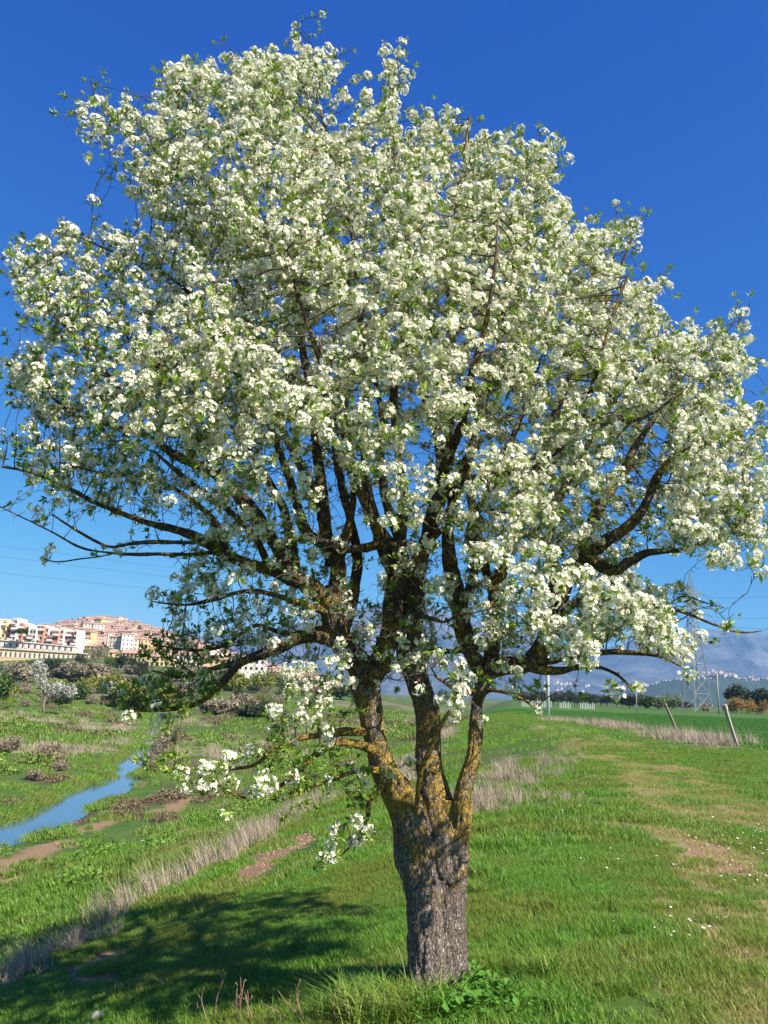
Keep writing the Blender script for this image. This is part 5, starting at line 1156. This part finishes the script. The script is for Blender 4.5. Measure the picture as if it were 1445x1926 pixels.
# extra anonymous scrub mounds on the valley sides, each a thing
rb = np.random.default_rng(77); kinds = ['bare', 'green', 'bare', 'willow', 'olive', 'bare']; protos = {}
for k in range(95):
    px = rb.uniform(-60, 620); py = rb.uniform(1262, 1330); kd = kinds[int(rb.integers(6))]
    g_ = ground(px, py)
    if poly_sd(g_[:1], g_[1:2], riv)[0] < 1 or g_[1] > 700: continue
    s = ((g_ - CAMP) @ _f) / FPX; w = rb.uniform(18, 44) * s; h = w * rb.uniform(.4, .75)
    LB = {'bare': 'bare tan thicket', 'green': 'leafy green thicket', 'willow': 'yellow green osier thicket', 'olive': 'dull olive thicket'}
    if kd not in protos:
        root = plant('bush', g_, 1, 1, kd, LB[kd], 'bush', 1000 + len(protos), 700, 0.0, kd + ' thickets of the valley', .05); protos[kd] = root
    else: root = copy_tree(protos[kd])
    root['label'] = '%s %s %s' % ('small' if w / s < 30 else 'wide', LB[kd], 'on the valley floor at the left edge' if px < 60 else 'below the apartments' if px < 150 else 'below the old town' if px < 300 else 'behind the left boughs' if px < 480 else 'behind the pear stems')
    root.location = g_ - np.array([0, 0, h * .1]); root.scale = (w, w, h); root.rotation_euler = (0, 0, rb.uniform(0, 6))
# row of olive trees along the far edge of the flat fields
ol = None
for k in range(62):
    px = 975 + k * 5.3 + rb.normal(0, 2); D = 330 + rb.uniform(-50, 60); p = at(px, 1318, D); p[2] = 0.0; s = D / FPX
    big = rb.uniform(16, 26) * (1 if px < 1200 else .75); kd = 'olive'
    if ol is None: ol = plant('olive_tree', (0, 0, 0), 5, 4.6, 'olive', 'grey green olive tree in the row along the far field edge', 'tree', 1100, 420, .22, 'olive trees along the far field edge', .3); root = ol
    else: root = copy_tree(ol)
    side = 'left of the white pole' if px < 1025 else 'between the white pole and the short pole' if px < 1190 else 'between the short pole and the pylon' if px < 1290 else 'behind the pylon'
    root['label'] = '%s grey green olive tree %s' % ('small' if big < 18 else 'middling' if big < 22 else 'tall', side)
    root.location = p; root.rotation_euler = (0, 0, rb.uniform(0, 6)); q = big * s / 4.6; root.scale = (q, q, q * rb.uniform(.85, 1.2))
for i, (px, py, w, h, kd, lab) in enumerate([(1395, 1338, 52, 46, 'dark', 'tall dark evergreen oak, left one of the pair'), (1432, 1338, 50, 42, 'dark', 'dark evergreen oak, right one of the pair'), (1470, 1340, 50, 40, 'dark', 'dark evergreen oak cut by the right edge'), (1240, 1332, 44, 22, 'pale', 'pale leafing tree left of the pylon'), (1265, 1334, 30, 26, 'pale', 'small pale tree just left of the pylon foot'), (1215, 1332, 36, 22, 'green', 'green bush at the far field edge'), (1185, 1330, 30, 24, 'dark', 'dark bush beside the short pole'), (1330, 1336, 40, 14, 'bare', 'low scrub behind the pylon feet'), (1378, 1343, 22, 14, 'green', 'small bush between pole and oaks')]):
    D = 260.0; p = at(px, py, D); p[2] = h1(p[0], p[1]); s = D / FPX; plant('oak' if kd == 'dark' else 'tree', p, w * s * 1.1, h * s * 1.15, kd, lab, 'tree', 1120 + i, 1500, .15)
for i, (px, w, h) in enumerate([(1385, 34, 30), (1412, 34, 28), (1436, 24, 26)]):
    D = 235.0; p = at(px, 1340, D); p[2] = h1(p[0], p[1]); s = D / FPX
    plant('osier_bush', p, w * s, h * s, 'gold', ['golden orange osier bush before the left oak', 'golden orange osier bush between the two oaks', 'golden orange osier bush at the right edge'][i], 'bush', 1150 + i, 1200, 0.0)
# pale stakes of the young grove
st = None
for k in range(34):
    px = 982 + k * 3.2 + (k > 17) * 14 + (k > 24) * 16; D = 190.0; p = at(px, 1325, D); p[2] = h1(p[0], p[1])
    if st is None:
        mb = MB(); mb.tube([(0, 0, -.1), (0, 0, 1.35)], [.07, .06], 6); st = mb.build('tree_guard', MAT['white_paint']); tag(st, 'short pale tree guard in the young grove right of the trunk', 'tree guard', 'tree guards in the young grove'); o = st
    else: o = st.copy(); COL.objects.link(o)
    o.location = p; o.scale = (1, 1, rb.uniform(.8, 1.25))

# ------------------------------------------------------------------ the hill town
def wm(name, c): return plain(name, c, .85, .10, .6, .15)
WALL = {'pink': wm('pink_plaster', (.60, .43, .36)), 'cream': wm('cream_plaster', (.66, .55, .43)), 'ochre': wm('ochre_plaster', (.60, .42, .22)), 'white': wm('white_plaster', (.66, .60, .54)), 'stone': wm('warm_stone', (.42, .34, .28)), 'salmon': wm('salmon_brick', (.52, .25, .17)), 'yellow': wm('yellow_plaster', (.66, .52, .24))}
ROOF = wm('terracotta_roof', (.42, .26, .19)); DARK = plain('dark_opening', (.035, .035, .04), .3, .1, 2, .5); RAIL = WALL['white']
def house_meshes(seed, w, d, h, rise, win=(3, 2), flat=False):
    mb = MB(); mb.box((0, 0, h / 2 - 3), (w, d, h + 6)); body = mb
    rf = MB()
    if flat: rf.box((0, 0, h + .25), (w + .3, d + .3, .5))
    else:
        o = .5; V = [(-w / 2 - o, -d / 2 - o, h), (w / 2 + o, -d / 2 - o, h), (w / 2 + o, d / 2 + o, h), (-w / 2 - o, d / 2 + o, h), (-w / 2 - o, 0, h + rise), (w / 2 + o, 0, h + rise)]
        rf.add(V, [(0, 1, 5, 4), (2, 3, 4, 5), (3, 2, 1, 0)]); rf.add(V, [(0, 4, 3), (1, 2, 5)])
    wn_ = MB()
    for i in range(win[0]):
        for j in range(win[1]):
            x = -w / 2 + w * (i + .5) / win[0]; z = h * (j + .55) / win[1]; wn_.box((x, -d / 2 - .02, z), (w / win[0] * .3, .16, h / win[1] * .42))
    return body, rf, wn_
HK = []
for i, (w, d, h, rise, win) in enumerate([(9, 8, 10, 1.3, (3, 3)), (13, 9, 11, 1.4, (4, 3)), (7, 8, 13, 1.1, (2, 4)), (16, 9, 10, 1.5, (5, 3)), (10, 10, 14, 1.3, (3, 4)), (12, 8, 9, 1.3, (3, 2))]):
    HK.append([m for m in house_meshes(i, w, d, h, rise, win)])
hm = {}
LBL = {'pink': 'small pink house with terracotta roof on the town hill', 'cream': 'small cream house with terracotta roof on the town hill', 'white': 'small white house with terracotta roof on the town hill', 'stone': 'small brown stone house with terracotta roof on the town hill', 'ochre': 'small ochre house with terracotta roof on the town hill'}
SHAPE = ['small', 'broad', 'narrow tall', 'long', 'tall square', 'low']
COLR = {'pink': 'pink', 'cream': 'cream', 'white': 'white', 'stone': 'brown stone', 'ochre': 'ochre'}
def town_label(kind, wk, px, f_):
    hgt = ['at the foot of', 'low on', 'halfway up', 'high on', 'just under the crest of'][int(min(4, f_ * 5))]
    side = 'left of the water tower' if px < 165 else 'below the water tower' if px < 205 else 'below the palace' if px < 255 else 'below the bell tower' if px < 305 else 'right of the bell tower' if px < 400 else 'behind the left boughs' if px < 520 else 'behind the pear stems'
    return '%s %s house %s the town hill %s' % (SHAPE[kind], COLR[wk], hgt, side)
def town_house(kind, wk, p, rz, sc_, lab):
    key = (kind, wk)
    if key not in hm:
        b, r_, w_ = HK[kind]; root = empty('town_house', (0, 0, 0), cat='house', group='houses of the hill town')
        obj('walls', b.mesh('walls', WALL[wk]), root); obj('roof', r_.mesh('roof', ROOF), root); obj('windows', w_.mesh('windows', DARK), root); hm[key] = root
    else: root = copy_tree(hm[key])
    root['label'] = lab; root.location = p; root.rotation_euler = (0, 0, rz); root.scale = (sc_, sc_, sc_); return root
rt = np.random.default_rng(55); cnt = 0; EXTRA = []
wks = ['pink', 'pink', 'cream', 'cream', 'white', 'stone', 'ochre', 'pink']
rows = np.linspace(0, 1, 30)
for ri, f_ in enumerate(rows):
    D = 560 + 740 * f_ ** 1.05
    px = 120 + rt.uniform(0, 8) if f_ > .2 else 170
    if f_ > .55: px = 60 + rt.uniform(0, 10)
    while px < 640:
        q = at(px, 1200, D + rt.normal(0, 10)); z = h1(q[0], q[1]); lim = 3.0
        if z > lim:
            k = int(rt.integers(6)); sc_ = rt.uniform(.62, .95)
            if cnt >= 292 or (f_ > .35 and rt.random() < .45): EXTRA.append((k, wks[int(rt.integers(8))], (q[0], q[1], z + rt.uniform(-1.0, 1.5)), rt.normal(0, .35), sc_))
            else: wk_ = wks[int(rt.integers(8))]; town_house(k, wk_, (q[0], q[1], z + rt.uniform(-1.0, 1.5)), rt.normal(0, .35), sc_, town_label(k, wk_, px, f_)); cnt += 1
        px += rt.uniform(8, 14) * 900 / D * (1.0 if px < 420 else 1.6)
def rest_of_town():
    ms = [WALL['pink'], WALL['cream'], WALL['white'], WALL['stone'], WALL['ochre'], ROOF, DARK]; ix = {'pink': 0, 'cream': 1, 'white': 2, 'stone': 3, 'ochre': 4}; big = MB()
    for k, wk, p, rz, s in EXTRA:
        ca, sa = math.cos(rz), math.sin(rz); Rm = np.array([[ca, sa, 0], [-sa, ca, 0], [0, 0, 1]]) * s
        for mb, mi in zip(HK[k], (ix[wk], 5, 6)):
            V = np.concatenate(mb.v) @ Rm + np.array(p); n0 = big.n; big.v.append(V); big.n += len(V)
            if mb.f3: f = np.concatenate(mb.f3) + n0; big.f3.append(f); big.m3 += [mi] * len(f)
            if mb.f4: f = np.concatenate(mb.f4) + n0; big.f4.append(f); big.m4 += [mi] * len(f)
    tag(big.build('town_houses', ms), 'mass of further small houses packed on the town hill', kind='stuff')
rest_of_town()
# landmarks on the skyline
def landmark(px, basey, D, build, name, lab, cat):
    q = at(px, basey, D); root = empty(name, (q[0], q[1], q[2]), label=lab, cat=cat); build(root, D / FPX); return root
def b_watertower(root, s):
    mb = MB(); mb.tube([(0, 0, -8), (0, 0, 12 * s)], [1.6 * s, 1.4 * s], 12); mb.build('shaft', WALL['stone'], root)
    mb = MB(); mb.tube([(0, 0, 9 * s), (0, 0, 12 * s), (0, 0, 17 * s), (0, 0, 19 * s)], [1.8 * s, 3.6 * s, 3.6 * s, 2.2 * s], 14); mb.build('tank', WALL['salmon'], root, False)
landmark(181, 1184, 1290., b_watertower, 'water_tower', 'round reddish water tower on the town skyline', 'water tower')
def b_bell(root, s):
    mb = MB(); mb.box((0, 0, 0), (7 * s, 7 * s, 14 * s)); mb.build('shaft', WALL['stone'], root)
    mb = MB()
    for x in (-2.6, 2.6):
        for y in (-2.6, 2.6): mb.box((x * s, y * s, 9.4 * s), (1.3 * s, 1.3 * s, 5 * s))
    mb.box((0, 0, 7.3 * s), (7.6 * s, 7.6 * s, .8 * s)); mb.build('belfry', WALL['white'], root)
    mb = MB(); mb.box((0, 0, 12.2 * s), (7.4 * s, 7.4 * s, .8 * s)); mb.tube([(0, 0, 12.5 * s), (0, 0, 15 * s)], [3 * s, .3 * s], 8); mb.build('cap', ROOF, root)
landmark(280, 1196, 1230., b_bell, 'bell_tower', 'open bell tower standing above the right part of the town', 'bell tower')
def b_castle(root, s):
    mb = MB()
    for x, w, h in ((-9, 8, 12), (0, 9, 9), (9, 8, 13)): mb.box((x * s, 0, h * s / 2 - 3 * s), (w * s, 9 * s, h * s + 4 * s))
    mb.build('walls', WALL['stone'], root)
landmark(231, 1186, 1290., b_castle, 'old_castle', 'broad stone palace with square towers on the town skyline', 'palace')
def b_hall(root, s):
    mb = MB(); mb.box((0, 0, 0), (14 * s, 10 * s, 12 * s)); mb.build('walls', WALL['cream'], root); mb = MB(); mb.box((0, 0, 6.4 * s), (15 * s, 11 * s, .9 * s)); mb.build('roof', ROOF, root)
landmark(176, 1178, 1300., b_hall, 'church', 'square cream building beside the water tower', 'church')
for i, (px, by, w, h, kd, D, lab) in enumerate([(134, 1178, 5, 16, 'dark', 1250., 'dark cypress on the skyline left of the town summit'), (128, 1178, 7, 8, 'dark', 1250., 'round dark tree beside the skyline cypress'), (150, 1176, 10, 8, 'dark', 1290., 'dark pine grove left of the water tower'), (160, 1174, 9, 11, 'dark', 1290., 'dark leaning pine near the water tower'), (168, 1175, 5, 9, 'dark', 1290., 'small dark pine touching the water tower'), (192, 1236, 6, 20, 'dark', 560., 'tall narrow cypress in the lower town'), (187, 1236, 5, 14, 'dark', 560., 'shorter cypress beside the tall one')]):
    q = at(px, by, D); s = D / FPX; plant('cypress' if w < 7 else 'pine_tree', q, w * s * 1.2, h * s, kd, lab, 'tree', 1200 + i, 420, .08, leaf=w * s * .12)
# apartment blocks on the left, their plots set back on a terrace
def apartment(px0, px1, topy, basey, D, wk, lab, floors, bays, balc='white', rz=-.05):
    a = at(px0, basey, D); b = at(px1, basey, D); t = at((px0 + px1) / 2, topy, D); w = b[0] - a[0]; h = t[2] - a[2]; dp = 12.0
    root = empty('apartment_block', ((a[0] + b[0]) / 2, D + dp / 2, a[2]), rz, label=lab, cat='apartment block'); mb = MB(); mb.box((0, 0, h / 2 - 4), (w, dp, h + 8)); mb.build('wall', WALL[wk], root)
    mb = MB(); mb.box((0, 0, h + .3), (w * .98, dp + .4, .7)); mb.build('roof', WALL['white'], root)
    pm = None
    for j in range(floors):
        for i in range(bays):
            x = -w / 2 + w * (i + .5) / bays; z = h * (j + .5) / floors
            if (i + j) % 3 == 1 and balc:
                if not hasattr(apartment, 'bm'): m2 = MB(); m2.box((0, -.7, -.8), (3.4, 1.5, .25)); m2.box((0, -1.4, -.2), (3.4, .12, 1.1)); apartment.bm = m2.mesh('balcony', WALL['white'])
                o = obj('balcony', apartment.bm, root, (x, -dp / 2, z - .4))
            if not hasattr(apartment, 'wm'): m2 = MB(); m2.box((0, 0, 0), (1.3, .2, 1.5)); apartment.wm = m2.mesh('window', DARK); m3 = MB(); m3.box((0, -.03, -.95), (1.6, .4, .18)); apartment.sm = m3.mesh('sill', WALL['white'])
            o = obj('window', apartment.wm, root, (x, -dp / 2 - .02, z)); obj('sill', apartment.sm, o)
    return root
APT = [(-60, -6, 1166, 1212, 'white', 'white apartment block cut by the left edge', 5, 5), (-6, 8, 1166, 1206, 'yellow', 'narrow pale yellow stair block at the left edge', 4, 2), (9, 17, 1171, 1208, 'salmon', 'narrow salmon block beside the white tower', 4, 1), (17, 27, 1164, 1210, 'white', 'white slab tower block between the salmon fronts', 5, 2), (27, 40, 1172, 1208, 'salmon', 'salmon block behind the umbrella pine', 4, 2), (41, 52, 1176, 1203, 'white', 'white block with roof huts right of the pine', 3, 2), (54, 66, 1183, 1206, 'white', 'low white front with dark balconies', 3, 2), (66, 80, 1177, 1208, 'salmon', 'salmon block with a rounded gable', 4, 2), (81, 90, 1181, 1210, 'white', 'white balcony stack between salmon walls', 4, 1), (91, 108, 1186, 1212, 'salmon', 'wide salmon block with few small windows', 3, 3), (110, 118, 1184, 1214, 'white', 'white balcony stack before the last salmon block', 4, 1), (119, 137, 1188, 1216, 'salmon', 'last salmon block with a column of dark balconies', 4, 3), (137, 141, 1186, 1217, 'white', 'thin white stair tower at the right end of the blocks', 4, 1)]
for i, (x0, x1, ty, by, wk, lab, fl, ba) in enumerate(APT): apartment(x0, x1, ty, by + 6, 452. + (i % 3) * 2.5, wk, lab, fl, ba)
# terraces of garages and row houses below
def terrace(x0, x1, y0l, y0r, y1l, y1r, D, wk, lab, n):
    a = at(x0, y1l, D); b = at(x1, y1r, D); ta = at(x0, y0l, D)[2]; tb = at(x1, y0r, D)[2]
    root = empty('row_house', a, label=lab, cat='row houses'); mb = MB(); dp = 9.0; w = b[0] - a[0]
    V = [(0, 0, -6), (w, 0, b[2] - a[2] - 6), (w, dp, b[2] - a[2] - 6), (0, dp, -6), (0, 0, ta - a[2]), (w, 0, tb - a[2]), (w, dp, tb - a[2]), (0, dp, ta - a[2])]
    mb.add(V, [(3, 2, 1, 0), (4, 5, 6, 7), (0, 1, 5, 4), (2, 3, 7, 6), (0, 4, 7, 3), (1, 2, 6, 5)]); mb.build('wall', WALL[wk], root)
    me = None
    for i in range(n):
        f_ = (i + .5) / n; zt = (ta - a[2]) * (1 - f_) + (tb - a[2]) * f_; zb = (b[2] - a[2]) * f_; hh = zt - zb
        if me is None: mb = MB(); mb.box((0, 0, 0), (w / n * .5, .25, hh * .5)); me = mb.mesh('door', WALL['white']); mb = MB(); mb.box((0, 0, 0), (w / n * .2, .3, hh * .42)); m2 = mb.mesh('window', DARK)
        obj('door', me, root, (w * f_ - w / n * .12, -.03, zb + hh * .45)); obj('window', m2, root, (w * f_ + w / n * .32, -.04, zb + hh * .5))
    mb = MB(); V = [(-.3, -.6, ta - a[2] + .03), (w + .3, -.6, tb - a[2] + .03), (w + .3, dp, tb - a[2] + .03), (-.3, dp, ta - a[2] + .03)]; V2 = [(x, y, z + .5) for x, y, z in V]
    mb.add(V + V2, [(3, 2, 1, 0), (4, 5, 6, 7), (0, 1, 5, 4), (2, 3, 7, 6), (0, 4, 7, 3), (1, 2, 6, 5)]); mb.build('roof_slab', WALL['white' if 'upper' in lab else 'cream'], root)
terrace(-70, 136, 1198, 1217, 1214, 1226, 430., 'cream', 'upper row of terraced houses with white doors under the apartments', 18)
terrace(-70, 165, 1216, 1231, 1236, 1246, 405., 'ochre', 'lower row of ochre terraced houses with pale shutters', 26)
g_ = at(38, 1207, 425.); s_ = 425 / FPX
plant('umbrella_pine', g_, 0, 26 * s_, 'pine', 'umbrella pine with a flat green crown before the salmon blocks', 'tree', 1250, 1100, .5, None, .45, [((0, 0, 19 * s_), (14 * s_, 9 * s_, 3.6 * s_)), ((4 * s_, 0, 21 * s_), (9 * s_, 7 * s_, 3.2 * s_)), ((-7 * s_, 0, 18 * s_), (6 * s_, 6 * s_, 2.4 * s_))])
# nearer yellow houses in the lower town
def yellow(px0, px1, eav, base, D, wk, lab, n):
    a = at(px0, base, D); b = at(px1, base, D); h = at(px0, eav, D)[2] - a[2]; w = b[0] - a[0]; body, rf, wn_ = house_meshes(0, w, 10, h, 2.0, (n, 2))
    root = empty('town_villa', ((a[0] + b[0]) / 2, D, a[2]), .03, label=lab, cat='house'); body.build('walls', WALL[wk], root); rf.build('roof', ROOF, root)
    for i in range(n):
        for j in range(2): mb = MB(); mb.box((0, 0, 0), (1.1, .2, 1.4)); o = mb.build('window', DARK, root); o.location = (-w / 2 + w * (i + .5) / n, -5.05, h * (j + .5) / 2)
yellow(234, 278, 1229, 1244, 400., 'ochre', 'long ochre house with brown roof at the foot of the town', 6); yellow(279, 322, 1235, 1252, 380., 'yellow', 'bright yellow gabled house at the foot of the town', 5); yellow(209, 218, 1228, 1240, 430., 'yellow', 'small yellow gable among trees', 1); yellow(166, 190, 1216, 1226, 520., 'yellow', 'pale yellow villa below the old town', 3); yellow(146, 164, 1200, 1222, 520., 'cream', 'tall cream house right of the last salmon block', 2); yellow(330, 372, 1232, 1252, 390., 'white', 'white house half hidden by the left boughs', 5); yellow(385, 425, 1240, 1262, 380., 'ochre', 'orange house behind the forked bough', 4); yellow(440, 500, 1238, 1262, 400., 'white', 'long white building behind the blossom sprays', 6); yellow(165, 206, 1201, 1212, 600., 'pink', 'long pink house front below the old town', 5)

# far village on its hill, a spill of tiny houses
vb = {}
VM = plain('village_plaster', (.62, .50, .42), .9, .15, .02); VR = plain('village_roof', (.42, .28, .22), .9, .1, .02)
for k in range(230):
    t = rb.random(); px = 1195 + 270 * t; 
    crest = np.interp(px, [1195, 1240, 1290, 1340, 1400, 1465], [1296, 1283, 1275, 1261, 1273, 1272]); py = crest + abs(rb.normal(0, 1)) * (3.0 + 3.5 * math.exp(-((px - 1350) / 45) ** 2)) + (px > 1385) * rb.uniform(0, 10)
    if rb.random() < .35 and px < 1270: continue
    q = at(px, py, 3520. + rb.uniform(-15, 60)); sz = rb.uniform(7, 14)
    kk = int(rb.integers(3))
    if kk not in vb:
        mb = MB(); w = (10, 14, 8)[kk]; mb.box((0, 0, 1), (w, 9, 12)); mb.add([(-w / 2 - .5, -5, 7), (w / 2 + .5, -5, 7), (w / 2 + .5, 5, 7), (-w / 2 - .5, 5, 7), (-w / 2 - .5, 0, 9.5), (w / 2 + .5, 0, 9.5)], [(0, 1, 5, 4), (2, 3, 4, 5)], 1)
        o = mb.build('village_house', [VM, VR]); tag(o, ['small', 'long', 'narrow'][kk] + ' pale house of the far village on the wooded hill', 'house', ['small', 'long', 'narrow'][kk] + ' houses of the far village'); vb[kk] = o
    else: o = vb[kk].copy(); COL.objects.link(o)
    o['label'] = '%s pale house %s the far hill village' % (['small', 'long', 'narrow'][kk], 'at the left tail of' if px < 1260 else 'on the left slope of' if px < 1310 else 'in the raised middle of' if px < 1385 else 'at the right end of'); o['group'] = 'houses of the far village'
    o.location = q; o.scale = (sz / 15,) * 3; o.rotation_euler = (0, 0, rb.normal(0, .4))
for k in range(22):
    px = rb.choice([1008, 1035, 1060, 1110]) + rb.normal(0, 12); py = rb.uniform(1280, 1305); q = at(px, py, 3300.); o = vb[k % 3].copy(); COL.objects.link(o); q[2] = max(q[2], 0)
    o.location = q; o.scale = (.7,) * 3; o['label'] = 'white farmhouse sprinkled over the plain under the mountains'; o['group'] = 'farmhouses on the far plain'

# ------------------------------------------------------------------ the air between here and the mountains
def haze():
    mb = MB(); x0, x1, y0, y1, z0, z1 = -14000, 14000, -1500, 12500, -60, 1020
    mb.box(((x0 + x1) / 2, (y0 + y1) / 2, (z0 + z1) / 2), (x1 - x0, y1 - y0, z1 - z0)); m, nt, o = newmat('thin_haze')
    v = nt.nodes.new('ShaderNodeVolumePrincipled'); v.inputs['Color'].default_value = (.22, .54, 1.0, 1); v.inputs['Density'].default_value = 0.00008; v.inputs['Anisotropy'].default_value = 0.0
    nt.links.new(v.outputs[0], o.inputs['Volume']); ob = mb.build('haze', m); tag(ob, 'thin blue haze filling the air over the plain', kind='stuff')
haze()
